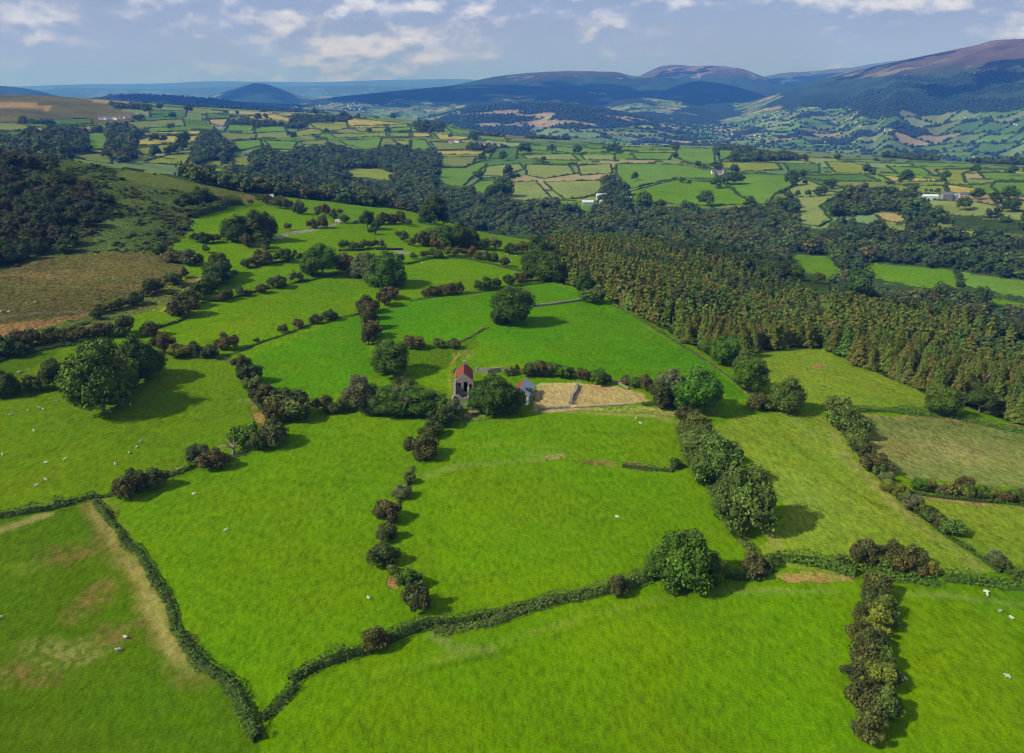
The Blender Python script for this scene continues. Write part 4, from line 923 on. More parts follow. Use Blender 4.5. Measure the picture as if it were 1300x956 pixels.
# bracken clumps and scrub on that hill: nobody could count them
kx, ky = jgrid(-640, -80, 330, 800, 3.6, RSF); zc_ = lookup(TZ, kx, ky); _, g_, w_, fid = classify(kx, ky, far_cover(kx, ky, zc_))
k = (((fid == 2) | (fid == 3)) & (fbm(kx / 14, ky / 14, 3, 107) > -.05) | ((fid == 8)) & (fbm(kx / 9, ky / 9, 3, 108) > .25)) & inframe(kx, ky); kx, ky, zc_ = kx[k], ky[k], zc_[k]; print('bracken', len(kx))
wb = RSF.uniform(1.6, 4.2, len(kx)) * np.where(RSF.rand(len(kx)) < .03, 1.8, 1)
mass('bracken', LOW[:4], np.stack([kx, ky, zc_ - .5], 1), wb, np.array([jit((.050, .078, .018), .3) for _ in kx]), np.full(len(kx), .5), 'low green bracken and scrub covering the left hill', 'bracken')
# woods further off
gx_, gy_ = jgrid(-2200, 2600, 1250, 3300, 13.5, RSF); k = inframe(gx_, gy_); gx_, gy_ = gx_[k], gy_[k]; gzz = lookup(TZ, gx_, gy_)
fc_ = far_cover(gx_, gy_, gzz); c_, g_, w_, fid = classify(gx_, gy_, fc_)
k = ((fid == -1) & (g_ > .75) & (c_[:, 0] < .045)) & ((by_ := np.hypot(gx_, gy_)) > 1250) & ~((gy_ < 1700) & (w_ == 1)); gx_, gy_, gzz = gx_[k], gy_[k], gzz[k]; k = topclear(gx_, gy_, 9, 1); gx_, gy_, gzz = gx_[k], gy_[k], gzz[k]; print('far wood', len(gx_))
wd_ = RSF.uniform(9, 16, len(gx_))
mass('far_woods', LOW, np.stack([gx_, gy_, gzz - .4], 1), wd_, np.array([jit(WT[rnd.randrange(7)], .2) for _ in gx_]), RSF.uniform(.6, .95, len(gx_)), 'scattered dark woods between the far pastures', 'wood')
gx_, gy_ = jgrid(-2600, 4200, 3000, 5600, 24, RSF); k = inframe(gx_, gy_); gx_, gy_ = gx_[k], gy_[k]; gzz = lookup(TZ, gx_, gy_); fc_ = far_cover(gx_, gy_, gzz)
k = (fc_[:, 3] > .65) & (fc_[:, 0] < .03); gx_, gy_, gzz = gx_[k], gy_[k], gzz[k]; print('valley far', len(gx_))
TINY = []
for q in range(4):
    mb = MB(); v, f = ICO1; rs_ = np.random.RandomState(q); mb.add(v * .5 * (1 + .2 * rs_.normal(size=(len(v), 1))) + [0, 0, .4], tri(f), [.9] * 3); TINY.append(mb.arrays())
mass('distant_woods', TINY, np.stack([gx_, gy_, gzz - 1], 1), RSF.uniform(11, 20, len(gx_)), np.array([jit((.022, .040, .016), .25) for _ in gx_]), RSF.uniform(.6, .9, len(gx_)), 'dark copses and hedgerow trees across the distant valley floor', 'wood')
# hedges round the far pastures
BANDS = [(0, 158, 'ridge top'), (158, 172, 'highest slope'), (172, 186, 'upper slope'), (186, 200, 'middle slope'), (200, 216, 'lower slope'), (216, 236, 'slope foot'), (236, 300, 'valley side'), (300, 500, 'valley floor')]
items = []
for (c, poly), (_, uv) in zip(FARW, FAR):
    uc = sum(p[0] for p in uv) / len(uv); vc = sum(p[1] for p in uv) / len(uv); b_ = [i for i, q in enumerate(BANDS) if q[0] <= vc < q[1]][0]
    items.append((b_, 0 if uc < 650 else 1, uc, c, poly))
items.sort(key=lambda t: t[:3]); cnt = {}
CN = dict(g1='bright green', mg='green', dg='dull green', yg='yellow green', pg='pale green', ye='golden', og='olive', orange='orange', tan='tan', brown='brown')
for b_, sd_, uc, c, poly in items:
    n_ = cnt.get((b_, sd_), 0); cnt[(b_, sd_)] = n_ + 1
    pl = list(poly) + [poly[0]]; r_ = math.hypot(*poly[0])
    side = 'left' if sd_ == 0 else 'right'
    hedge(pl, 3.2 if r_ > 1400 else 2.6, 2.3, 'k', f'dark hedge round {CN[c]} pasture, {ORD[n_]} from left, {side} half of {BANDS[b_][2]}', leaf=1.5 if r_ > 1400 else 1.1, world=True, group='hedges round the far pastures', gap=.42, name='field_hedge')
# single trees beyond the wood
FT = [(196,180,10),(208,180,9),(233,183,14),(213,196,11),(230,193,15),(220,194,11),(200,200,14),(186,144,12),(204,140,8),(240,143,11),(180,153,9),(171,152,6),(219,151,9),(218,165,9),(173,187,9),(137,201,11),(67,170,13),(30,160,10),
 (415,169,6),(469,168,6),(492,168,7),(367,173,6),(373,176,8),(327,153,8),(337,151,6),(437,150,9),(399,146,8),(302,146,5),(455,149,5),(641,250,22),(622,254,16),(607,229,12),(733,196,10),(638,204,11),(667,195,14),(600,180,11),(598,192,11),(612,204,9),(644,224,12),(700,193,8),(776,195,10),(690,205,6),(560,204,5),
 (908,215,11),(909,199,8),(932,221,11),(925,234,16),(936,234,14),(1003,236,16),(1019,225,9),(1022,234,6),(908,239,14),(866,232,7),(875,234,5),(805,229,9),(858,201,7),(885,214,9),(1052,240,15),(1042,248,12),(1100,222,13),(1147,234,17),(1200,230,12),(1238,220,11),(1284,223,12),(1164,240,5),(1175,243,4),(1182,244,4),(1190,245,7),
 (1224,267,18),(1261,258,15),(1281,255,17),(1240,253,13),(1282,269,16),(1081,251,14),(1190,284,20),(1170,289,15),(1073,345,18),(1080,351,11),(1094,354,14),(1039,360,15),(1009,356,18),(1092,370,28),(1195,382,24),(1239,390,27),(1275,400,15),(950,266,17),(895,262,18),(1001,253,10),(1013,250,8),(1008,264,13),(1025,250,8),(1037,249,10),(820,268,22),(838,268,14),(872,274,20),(1217,356,8),(1217,364,8),
 (1112,206,6),(1062,204,8),(1020,205,9),(960,205,10),(500,152,7),(560,165,10),(540,164,10),(572,175,6)]
FT.sort(); cnt = {}
FB = [(0, 165, 'on the far ridge top'), (165, 190, 'on the upper far slope'), (190, 215, 'on the middle far slope'), (215, 245, 'on the lower far slope'), (245, 300, 'by the far valley side'), (300, 500, 'round the bright valley fields')]
for u, v, w_ in FT:
    b_ = [i for i, q in enumerate(FB) if q[0] <= v < q[1]][0]; sd_ = u > 650; n_ = cnt.get((b_, sd_), 0); cnt[(b_, sd_)] = n_ + 1
    p = hit(u, v, 3300); pr = WDT[rnd.randrange(5)]; big = w_ >= 13
    plant(pr, p, w_ * pxm(p) * 1.1, rnd.choice('kddk'), 'field_tree', f'lone dark tree, {ORD[n_]} from left {FB[b_][2]}, {"right" if sd_ else "left"} half of view', 'tree', 'single trees between the far pastures', False, hs=rnd.uniform(.9, 1.1))
# ------------------------------------------------------------------ buildings, walls, vehicles, sheep
WHITE = plain('lime_render', (.62, .60, .55), nscale=.6, namp=.12); STONE = plain('rubble_stone', (.24, .215, .185), nscale=2.6, namp=.7, bump=.8)
SLATE = plain('slate_roof', (.11, .12, .14), nscale=1.5, namp=.25); CLAY = plain('clay_tiles', (.19, .048, .022), nscale=1.2, namp=.6, bump=.4)
TIN = plain('corrugated_tin', (.22, .27, .34), rough=.5, nscale=2, namp=.2, spec=.4); SHEET = plain('pale_sheeting', (.50, .56, .55), rough=.6, nscale=.8, namp=.12); GREENT = plain('green_sheeting', (.22, .32, .30), rough=.6)
DARK = plain('dark_opening', (.012, .012, .014)); GLASS = plain('window_glass', (.03, .04, .05), rough=.2, spec=.6); WOODM = plain('weathered_wood', (.22, .19, .16), nscale=4)
PINK = plain('pink_render', (.50, .33, .28), nscale=.6, namp=.12); FLEECE = plain('fleece', (.52, .49, .42), nscale=6, namp=.12); BALE = plain('black_bale_wrap', (.012, .014, .022), rough=.35, spec=.5)
CARW = plain('white_paint', (.75, .75, .75), rough=.3, spec=.5); CARB = plain('blue_paint', (.02, .12, .35), rough=.3, spec=.5); TYRE = plain('tyre_rubber', (.02, .02, .02)); PALEB = plain('pale_bag', (.55, .52, .56), rough=.5)
def meshobj(name, v, f, mat, parent=None, smooth=False):
    me = newmesh(name, np.array(v, float), [tuple(q) for q in f], [mat] if not isinstance(mat, (list, tuple)) else list(mat), smooth)
    return link(bpy.data.objects.new(name, me), parent)
def box(x0, x1, y0, y1, z0, z1):
    v = [(x, y, z) for z in (z0, z1) for x, y in ((x0, y0), (x1, y0), (x1, y1), (x0, y1))]
    return v, [(3, 2, 1, 0), (4, 5, 6, 7), (0, 1, 5, 4), (1, 2, 6, 5), (2, 3, 7, 6), (3, 0, 4, 7)]
def joinv(*ps):
    V = []; Fc = []
    for v, f in ps: n = len(V); V += list(v); Fc += [tuple(i + n for i in q) for q in f]
    return V, Fc
def root(name, u, v, yaw, label, cat, group=None, rmax=3400):
    p = hit(u, v, rmax); e = link(bpy.data.objects.new(name, None)); e.location = p; e.rotation_euler.z = math.radians(yaw); tag(e, label, cat, group); return e, p
def gable(w, d, h, rise, over=.3, t=.18):
    "walls with two gables (ends along x), and two roof slabs"
    wv = [(-w/2,-d/2,-1.2),(w/2,-d/2,-1.2),(w/2,d/2,-1.2),(-w/2,d/2,-1.2),(-w/2,-d/2,h),(w/2,-d/2,h),(w/2,d/2,h),(-w/2,d/2,h),(-w/2,0,h+rise),(w/2,0,h+rise)]
    wf = [(0,1,5,4),(2,3,7,6),(1,2,6,9,5),(3,0,4,8,7)]
    W2 = w/2 + over; k = 1 + over / (d/2); zl = h + rise - rise * k
    rv = []; rf = []
    for s in (-1, 1):
        n = len(rv); a = [(-W2, 0, h+rise+.05), (W2, 0, h+rise+.05), (W2, s*d/2*k, zl+.05), (-W2, s*d/2*k, zl+.05)]
        rv += a + [(x, y, z + t) for x, y, z in a]; q = [(0,1,2,3),(7,6,5,4),(0,4,5,1),(1,5,6,2),(2,6,7,3),(3,7,4,0)]
        if s < 0: q = [tuple(reversed(x)) for x in q]
        rf += [tuple(i + n for i in x) for x in q]
    return (wv, wf), (rv, rf)
def house(u, v, wpx, yaw, label, wall=WHITE, roof=SLATE, dr=.55, h=5, rise=2.4, chim=True, wins=3, name='farmhouse', cat='house', group=None, tiny=False, rmax=3400, door=False):
    e, p = root(name, u, v, yaw, label, cat, group, rmax); w = wpx * pxm(p); d = w * dr; s = 1.0
    (wv, wf), (rv, rf) = gable(w, d, h, rise)
    meshobj('wall', wv, wf, wall, e); r_ = meshobj('roof', rv, rf, roof, e)
    if tiny: return e
    if chim:
        for sx in (-1, 1): c_, f_ = box(sx * w * .42 - .5, sx * w * .42 + .5, -.5, .5, h + rise * .6, h + rise + 1.3); meshobj('chimney', c_, f_, STONE, r_)
    for k in range(wins):
        x = (k + .5) / wins * w - w / 2
        for z in ((1.0, 3.4) if h > 4.5 else (1.2,)):
            if door and abs(x) < w / wins / 2 and z < 2: continue
            c_, f_ = box(x - .55, x + .55, -d/2 - .05, -d/2 + .1, z, z + 1.3); meshobj('window', c_, f_, GLASS, e)
    if door: c_, f_ = box(-.6, .6, -d/2 - .05, -d/2 + .1, 0, 2.1); meshobj('door', c_, f_, DARK, e)
    return e
# the ruined farmhouse ------------------------------------------------------------------
def ruin():
    e, p = root('ruined_farmhouse', 589, 507, 2, 'roofless fronted stone farmhouse ruin with a remaining red tiled roof', 'ruin', rmax=900)
    h = 5.4; ap = 8.0
    def wallpoly(pts, y0, y1):      # outline in x, z extruded in y
        n = len(pts); v = [(x, y0, z) for x, z in pts] + [(x, y1, z) for x, z in pts]
        f = [tuple(range(n)), tuple(reversed(range(n, 2 * n)))] + [(i, i + n, (i + 1) % n + n, (i + 1) % n) for i in range(n)]
        return v, [tuple(reversed(q)) for q in f]
    # front gable built round its openings
    g = [wallpoly([(-2.8,-1),(-1.7,-1),(-1.7,5.2),(-1.7,6.3),(-2.8,h)], 3.0, 3.6), wallpoly([(-1.7,4.6),(-.9,4.6),(-.9,7.1),(-1.7,6.3)], 3.0, 3.6), wallpoly([(-1.7,-1),(-.9,-1),(-.9,3.4),(-1.7,3.4)], 3.0, 3.6),
         wallpoly([(-.9,-1),(-.1,-1),(-.1,7.9),(-.9,7.1)], 3.0, 3.6), wallpoly([(-.1,5.0),(1.1,5.0),(1.1,6.9),(0,7.9),(-.1,7.9)], 3.0, 3.6), wallpoly([(-.1,-1),(1.1,-1),(1.1,1.2),(-.1,1.2)], 3.0, 3.6),
         wallpoly([(1.1,-1),(1.6,-1),(1.6,6.5),(1.1,6.9)], 3.0, 3.6), wallpoly([(1.6,-1),(2.3,-1),(2.3,2.6),(1.6,2.6)], 3.0, 3.6), wallpoly([(1.6,4.2),(2.3,4.2),(2.3,5.8),(1.6,6.5)], 3.0, 3.6), wallpoly([(2.3,-1),(2.8,-1),(2.8,h),(2.3,5.8)], 3.0, 3.6)]
    meshobj('front_gable', *joinv(*g), STONE, e)
    # stepped broken side walls in front of it, then the whole rear body
    def sidewall(x0, x1, prof):
        v = []; f = []
        for y, z in prof: v += [(x0, y, -1), (x1, y, -1), (x1, y, z), (x0, y, z)]
        for i in range(len(prof) - 1):
            a = 4 * i; f += [(a, a + 4, a + 7, a + 3), (a + 1, a + 2, a + 6, a + 5), (a + 3, a + 7, a + 6, a + 2)]
        f += [(0, 3, 2, 1), tuple(4 * (len(prof) - 1) + j for j in (0, 1, 2, 3))]
        return v, f
    meshobj('broken_wall', *sidewall(-3.0, -2.4, [(-1.2,1.8),(-.4,2.6),(.2,2.4),(.8,3.6),(1.4,3.9),(1.9,4.8),(2.6,5.0),(2.98,5.5)]), STONE, e)
    meshobj('broken_wall', *sidewall(1.0, 1.5, [(-1.2,1.2),(-.2,1.7),(.6,2.6),(1.4,2.4),(2.2,3.1),(2.98,3.3)]), STONE, e)
    meshobj('broken_wall', *wallpoly([(-2.38,-1),(.98,-1),(.98,1.1),(.5,1.3),(-.3,.9),(-1.0,1.8),(-1.6,2.2),(-2.38,1.9)], -1.2, -.7), STONE, e)
    b = [sidewall(-2.8, -2.3, [(3.61, h), (11.4, h)]), sidewall(2.3, 2.8, [(3.61, h), (11.4, h)]), wallpoly([(-2.8,-1),(2.8,-1),(2.8,h),(0,ap-.05),(-2.8,h)], 11.41, 12)]
    meshobj('side_wall', *joinv(*b), STONE, e)
    c_, f_ = box(-2.28, 2.28, 3.62, 11.38, -.5, .1); meshobj('earth_floor', c_, f_, DARK, e)
    # roof: two tiled slopes with ribs of tiles and a ragged lower front corner
    rv = []; rf = []
    for s in (-1, 1):
        for j in range(12):
            y0 = 3.4 + j * .74 + (.0 if j else .1); y1 = y0 + .70
            lo = 1.0
            if s < 0 and j < 2: lo = .8 - .15 * (1 - j)
            if s < 0 and j == 7: lo = .93
            n = len(rv); z0 = ap + .02; z1 = ap - (ap - h + .05) * lo; x1 = s * 2.62 * lo; off = .03 * (j % 2)
            a = [(0, y0, z0 + off), (0, y1, z0 + off), (x1, y1, z1 + off), (x1, y0, z1 + off)]
            rv += a + [(x, y, z + .16) for x, y, z in a]; q = [(0,1,2,3),(7,6,5,4),(0,4,5,1),(1,5,6,2),(2,6,7,3),(3,7,4,0)]
            if s > 0: q = [tuple(reversed(x)) for x in q]
            rf += [tuple(i + n for i in x) for x in q]
    r_ = meshobj('roof', rv, rf, CLAY, e)
    c_, f_ = box(-.45, .45, 11.1, 12.1, ap - .6, ap + 1.1); meshobj('chimney', c_, f_, STONE, r_)
    meshobj('broken_wall', *wallpoly([(-3.4,-1.5),(2.4,-1.5),(2.4,-.2),(1.2,.4),(.2,.1),(-1.0,.9),(-2.2,1.4),(-3.4,1.0)], -4.4, -3.8), STONE, e)
    meshobj('broken_wall', *sidewall(-3.5, -2.9, [(-3.8,1.2),(-3.0,1.0),(-2.2,1.9),(-1.3,2.3)]), STONE, e)
    e.scale = (1.12, 1.15, .97)
ruin()
def shed():
    e, p = root('tin_shed', 664, 505, -14, 'small farm shed with blue grey tin roof and one red tiled side', 'shed', rmax=900)
    (wv, wf), (rv, rf) = gable(8.5, 6.0, 2.8, 2.3)
    # ridge runs away from the camera: swap axes
    sw = lambda v: [(y, x, z) for x, y, z in v]
    rev = lambda f: [tuple(reversed(q)) for q in f]
    meshobj('wall', sw(wv), rev(wf), STONE, e)
    meshobj('tin_roof', sw(rv[8:]), rev([tuple(i - 8 for i in q) for q in rf[6:]]), TIN, e); meshobj('tiled_roof', sw(rv[:8]), rev(rf[:6]), CLAY, e)
    for x in (-3.1, -.2, 2.6): c_, f_ = box(x - .35, x + .35, -5.6, -4.9, -.8, 2.2); meshobj('pillar', c_, f_, WHITE, e)
    c_, f_ = box(-2.4, 2.2, -4.30, -4.2, 0, 2.5); meshobj('dark_panel', c_, f_, DARK, e)  # black slab on the wall, its colour standing in for the unlit inside
shed()
def stonewall(pts, h, t, label, rmax=900, name='stone_wall', mat=None):
    P_ = np.array([hit(u, v, rmax)[:2] for u, v in pts]); seg = np.linalg.norm(np.diff(P_, axis=0), axis=1); s = np.concatenate([[0], np.cumsum(seg)])
    rs = np.random.RandomState(int(abs(P_[0, 0]) * 3) % 9999); parts_ = []; q = 0.0
    while q < s[-1]:
        L_ = rs.uniform(.5, 1.1); x = np.interp(q + L_ / 2, s, P_[:, 0]); y = np.interp(q + L_ / 2, s, P_[:, 1]); x2 = np.interp(min(q + L_, s[-1]), s, P_[:, 0]); y2 = np.interp(min(q + L_, s[-1]), s, P_[:, 1])
        a = math.atan2(y2 - y, x2 - x) if (x2 - x or y2 - y) else 0; hh = h * rs.uniform(.55, 1.15); tt = t * rs.uniform(.8, 1.2); zz_ = gz(x, y)
        v, f = box(-L_ * .52, L_ * .52, -tt / 2, tt / 2, -.4, hh); v = [(x + vx * math.cos(a) - vy * math.sin(a), y + vx * math.sin(a) + vy * math.cos(a), zz_ + vz + (rs.uniform(-.08, .08) if vz > 0 else 0)) for vx, vy, vz in v]
        parts_.append((v, f)); q += L_
    V, Fc = joinv(*parts_); o0 = np.array(V[0]); o = meshobj(name, np.array(V) - o0, Fc, mat or STONE); o.location = o0; tag(o, label, 'wall'); return o
stonewall([(676,390),(700,387),(722,384),(745,381)], 1.1, .8, 'old stone wall from the lone oak to the plantation corner')
stonewall([(733,490),(731,497),(726,505),(724,513)], 1.3, .9, 'upright ruined stone wall between the two straw paddocks', mat=STONE)
stonewall([(604,473),(620,474),(636,472)], 2.0, .8, 'stone wall running right from the red roofed ruin')
stonewall([(684,521),(700,519),(722,518)], .8, .7, 'tumbled stones of a wall below the left paddock')
stonewall([(727,518),(760,516),(800,514)], .35, .4, 'low broken wall below the right paddock')
stonewall([(598,521),(612,520)], .9, 1.0, 'short heap of wall stones below the farmhouse ruin')
stonewall([(778,486),(790,489),(797,493)], .9, .8, 'short grey wall behind the right paddock')
# farms beyond ---------------------------------------------------------------------------
house(746,261,14,2,'long low green grey barn at the left of the valley edge farm',GREENT,SHEET,.6,5,2,False,0,'barn','barn')
house(763,253,12,2,'white walled farmhouse in the middle of the valley edge farm',WHITE,SHEET,.7,5,3,True,3)
house(768,259,13,20,'pale roofed shed to the right in the valley edge farm',SHEET,SHEET,.5,4,2,False,0,'barn','barn')
house(794,256,14,-5,'silver shed standing alone beside the dark copse',SHEET,SHEET,.5,5,2,False,0,'barn','barn')
house(906,221,6,10,'left white house of the little hamlet amid bright fields',WHITE,SLATE,.6,5,2.6,True,3)
house(914,222,6,-12,'middle house of the little hamlet amid bright fields',PINK,SLATE,.6,5,2.6,True,3); house(919,220,5,30,'right house of the little hamlet amid bright fields',WHITE,SLATE,.6,5,2.6,True,2)
house(1180,254,18,-3,'long white livestock shed at the left of the right hand farm',SHEET,SHEET,.4,5,2,False,0,'barn','barn')
house(1201,254,12,-3,'grey stone farmhouse with tall chimneys in the right hand farm',STONE,SLATE,.6,6.5,3.2,True,4); house(1212,253,6,-3,'blue grey shed behind the grey stone farmhouse',TIN,TIN,.7,5,1.6,False,0,'barn','barn')
house(1222,251,10,-3,'pink walled barn right of the grey stone farmhouse',PINK,SLATE,.5,4.5,2,False,2,'barn','barn'); house(1237,251,10,15,'low pink cottage at the yard end of the right farm',PINK,CLAY,.5,3.5,2,False,2)
for i, (u, v, w_, m_) in enumerate([(128,152,5,WHITE),(134,152,5,SHEET),(140,151,6,WHITE),(147,152,6,WHITE),(153,151,4,STONE),(158,151,6,PINK),(164,149,5,WHITE)]):
    house(u, v, w_, rnd.uniform(-20, 20), f'{ORD[i]} building from left in the hamlet under the left ridge', m_, SLATE, .55, 5, 2.5, False, 0, 'house', 'house', 'buildings of the hamlet under the ridge')
for i, (u, v, w_, m_) in enumerate([(572,182,6,PINK),(580,181,6,WHITE),(612,184,7,WHITE),(618,186,6,SHEET),(628,185,5,WHITE),(634,186,4,PINK)]):
    house(u, v, w_, rnd.uniform(-20, 20), f'{ORD[i]} building from left in the hilltop hamlet at centre', m_, SLATE, .55, 5, 2.5, False, 0, 'house', 'house', 'buildings of the hilltop hamlet at centre')
house(279,163,9,10,'grey roofed barn between the left far pastures',SHEET,SLATE,.5,5,2,False,0,'barn','barn')
# distant valley and town ---------------------------------------------------------------
(wv, wf), (rv, rf) = gable(1, .6, .45, .25, .04, .02)
TW = [newmesh('wall', np.array(wv) * [1, 1, 1], [tuple(q) for q in wf], [m]) for m in (WHITE, PINK)]; TR = newmesh('roof', np.array(rv), [tuple(q) for q in rf], [SLATE])
def far_house(u, v, w_, label, group, rmax=60000):
    p = hit(u, v, rmax); e = link(bpy.data.objects.new('house', None)); e.location = p; s = w_ * pxm(p); e.rotation_euler.z = rnd.uniform(-.5, .5)
    for m_, n_ in ((TW[rnd.random() < .25], 'wall'), (TR, 'roof')): o = link(bpy.data.objects.new(n_, m_), e); o.scale = (s, s, s)
    tag(e, label, 'house', group)
dv = [(922,172),(926,168),(929,171),(958,172),(964,174),(1117,164),(1124,165),(1131,166),(1291,159),(1226,150),(1232,151),(1236,200),(1229,202),(1048,181),(1288,158),(972,147),(984,147),(1093,161),(1060,155)]
for i, (u, v) in enumerate(sorted(dv)): far_house(u, v, 2.6, f'tiny white house, {ORD[i]} from left across the distant right valley floor', 'white houses across the distant right valley')
rt = random.Random(5)
for i in range(60):
    u = rt.uniform(368, 462); far_house(u, 141 - (u - 368) * .02 + rt.uniform(-8, 3) , rt.uniform(1.3, 2.4), 'tiny pale house in the distant town at the foot of the pointed hill', 'houses of the distant town')
# lone objects -----------------------------------------------------------------------------
def sheepmesh():
    import bmesh
    me = bpy.data.meshes.new('sheep'); bm = bmesh.new()
    P_ = [(0,0,.62,.27),(.38,0,.64,.24),(-.38,0,.62,.25),(.58,0,.74,.13),(.74,0,.80,.10),(.92,0,.68,.06)]
    vs = [bm.verts.new(q[:3]) for q in P_]; rad = [q[3] for q in P_]
    for a, b_ in ((0,1),(0,2),(1,3),(3,4),(4,5)): bm.edges.new((vs[a], vs[b_]))
    for x, s, q in ((.36,.15,1),(.36,-.15,1),(-.36,.15,2),(-.36,-.15,2)):
        a = bm.verts.new((x, s, .34)); b_ = bm.verts.new((x + (.02 if x > 0 else -.04), s, .16)); c_ = bm.verts.new((x, s, .0)); bm.edges.new((vs[q], a)); bm.edges.new((a, b_)); bm.edges.new((b_, c_)); rad += [.07, .045, .04]
    for s in (.09, -.09): a = bm.verts.new((.72, s * 1.9, .86)); bm.edges.new((vs[4], a)); rad.append(.025)
    a = bm.verts.new((-.66, 0, .55)); bm.edges.new((vs[2], a)); rad.append(.05)
    bm.to_mesh(me); bm.free(); o = bpy.data.objects.new('tmp', me); COL.objects.link(o)
    sk = o.modifiers.new('s', 'SKIN'); 
    for i, r_ in enumerate(rad): me.skin_vertices[0].data[i].radius = (r_, r_)
    me.skin_vertices[0].data[0].use_root = True
    o.modifiers.new('d', 'SUBSURF').levels = 1
    dg = bpy.context.evaluated_depsgraph_get(); m2 = bpy.data.meshes.new_from_object(o.evaluated_get(dg)); bpy.data.objects.remove(o)
    m2.materials.clear(); m2.materials.append(FLEECE); m2.polygons.foreach_set('use_smooth', np.ones(len(m2.polygons), bool)); m2.name = 'sheep'; return m2
SHEEP = sheepmesh()
def flock(where, pts, rmax=900):
    for i, (u, v) in enumerate(sorted(pts)):
        p = hit(u, v + 1.5, rmax); o = link(bpy.data.objects.new('sheep', SHEEP)); o.location = (p[0], p[1], p[2] - .02); o.rotation_euler.z = rnd.uniform(0, 6.28); o.scale = (.85,) * 3
        tag(o, f'white sheep, {ORD[i]} from left {where}', 'sheep', 'sheep ' + where)
z1 = lambda L_: [(a / 2.955, 440 + b_ / 2.955) for a, b_ in L_]
flock('in the big left pasture', z1([(218,203),(150,228),(162,234),(105,238),(42,255),(128,315),(529,354),(513,376),(485,397),(433,440),(243,422),(172,434),(173,498),(136,521),(10,405),(415,243),(490,218)]))
flock('in the shade behind the big left clump', z1([(617,50),(562,72)])); flock('above the dark upright tree', z1([(112,86),(70,95)]))
flock('in the lower left field', [(159,809),(151.5,825),(1,784)]); flock('in the central fields', [(246,627),(286,673),(467.5,759),(783,656),(807,531),(813,537)])
flock('in the lower right field', [(1251,751),(1253,755),(1270,776),(1283,784),(1279,859),(1138,789),(1137,794),(1148,862)])
flock('on the brown moor', [(34,384),(45,383),(1,395),(11,395)]); flock('below the plantation corner', [(639,327),(649,330),(644,322),(655,324),(536,333)])
flock('on the plateau rim', [(357,249),(380,257),(402,262),(424,268),(395,259),(440,272)])
# dead stump and dead trees
def deadtree(u, v, hpx, label, name='dead_tree', seed=1, limbs=9):
    e, p = root(name, u, v, 0, label, 'tree', rmax=900); H_ = hpx * pxm(p) * 1.1; rs = np.random.RandomState(seed); mb = MB(); tube(mb, (0, 0, -.2), (.1 * H_, 0, H_ * .55), .09 * H_, .05 * H_)
    o = link(bpy.data.objects.new('trunk', mb.mesh('trunk', [WOODM], True)), e); mb = MB()
    for k in range(limbs):
        a = rs.rand() * 6.28; z = H_ * rs.uniform(.3, .55); q = (math.cos(a) * H_ * .35, math.sin(a) * H_ * .35, z + H_ * rs.uniform(.05, .4)); tube(mb, (.08 * H_, 0, z), q, .03 * H_, .016 * H_, n=5)
        tube(mb, q, (q[0] * 1.5, q[1] * 1.4, q[2] + rs.uniform(-.05, .2) * H_), .016 * H_, .004 * H_, n=4)
    o = link(bpy.data.objects.new('branches', mb.mesh('branches', [WOODM], True)), e)
deadtree(62,644,13,'short grey dead stump standing in the low left hedge','tree_stump',3,3); deadtree(296,578,22,'bare dead tree leaning among the brown bushes below the sheep pasture',seed=4,limbs=12)
deadtree(1244,498,26,'bare grey tree top poking up before the larches',seed=6); deadtree(890,378,22,'pinkish grey dead conifer inside the larch plantation',seed=8,limbs=14)
# bales, bags, vehicles by the lane
def cyl(cx_, cy_, cz_, r, l, axis=0, n=14):
    t = np.linspace(0, 2 * np.pi, n, endpoint=False); V = []
    for s in (-1, 1):
        for a in t:
            q = [0, 0, 0]; q[axis] = s * l / 2; q[(axis + 1) % 3] = math.cos(a) * r; q[(axis + 2) % 3] = math.sin(a) * r; V.append((q[0] + cx_, q[1] + cy_, q[2] + cz_))
    f = [(i, (i + 1) % n, (i + 1) % n + n, i + n) for i in range(n)] + [tuple(reversed(range(n))), tuple(range(n, 2 * n))]; return V, f
for i in range(13):
    p = hit(479 + i * 2.6, 317.2, 900); v, f = cyl(0, 0, .62, .62, 1.25, 0); o = meshobj('silage_bale', v, f, BALE, smooth=False); o.location = p; o.rotation_euler.z = rnd.uniform(-.15, .15); tag(o, f'black wrapped round bale, {ORD[i]} from left in the long line', 'bale', 'black bales in a line by the lane')
for i, (u, v) in enumerate([(346,303),(349.5,303.5),(353,302.5),(356.5,303)]):
    p = hit(u, v, 900); vv, f = box(-.7, .7, -.6, .6, -.1, 1.0); vv = [(x * (1 if z < .5 else .8), y * (1 if z < .5 else .8), z) for x, y, z in vv]; o = meshobj('fertiliser_bag', vv, f, PALEB); o.location = p; tag(o, f'pale full sack, {ORD[i]} from left beside the two round trees', 'bag', 'pale sacks beside the round trees')
def wheels(e, xs, ys, r):
    for x in xs:
        for y in ys: v, f = cyl(x, y, r, r, .25, 1); meshobj('wheel', v, f, TYRE, e)
e, p = root('van', 430, 283, 12, 'small white van parked by the lane among bushes', 'van', rmax=900)
meshobj('body', *joinv(box(-2.4, 2.4, -.95, .95, .4, 1.3), box(-2.35, 1.3, -.9, .9, 1.302, 2.2)), CARW, e); meshobj('windscreen', *box(1.31, 1.36, -.8, .8, 1.35, 2.0), GLASS, e); wheels(e, (-1.5, 1.5), (-.9, .9), .38)
e, p = root('tractor', 452, 284, 160, 'blue tractor standing in the gateway by the lane', 'tractor', rmax=900)
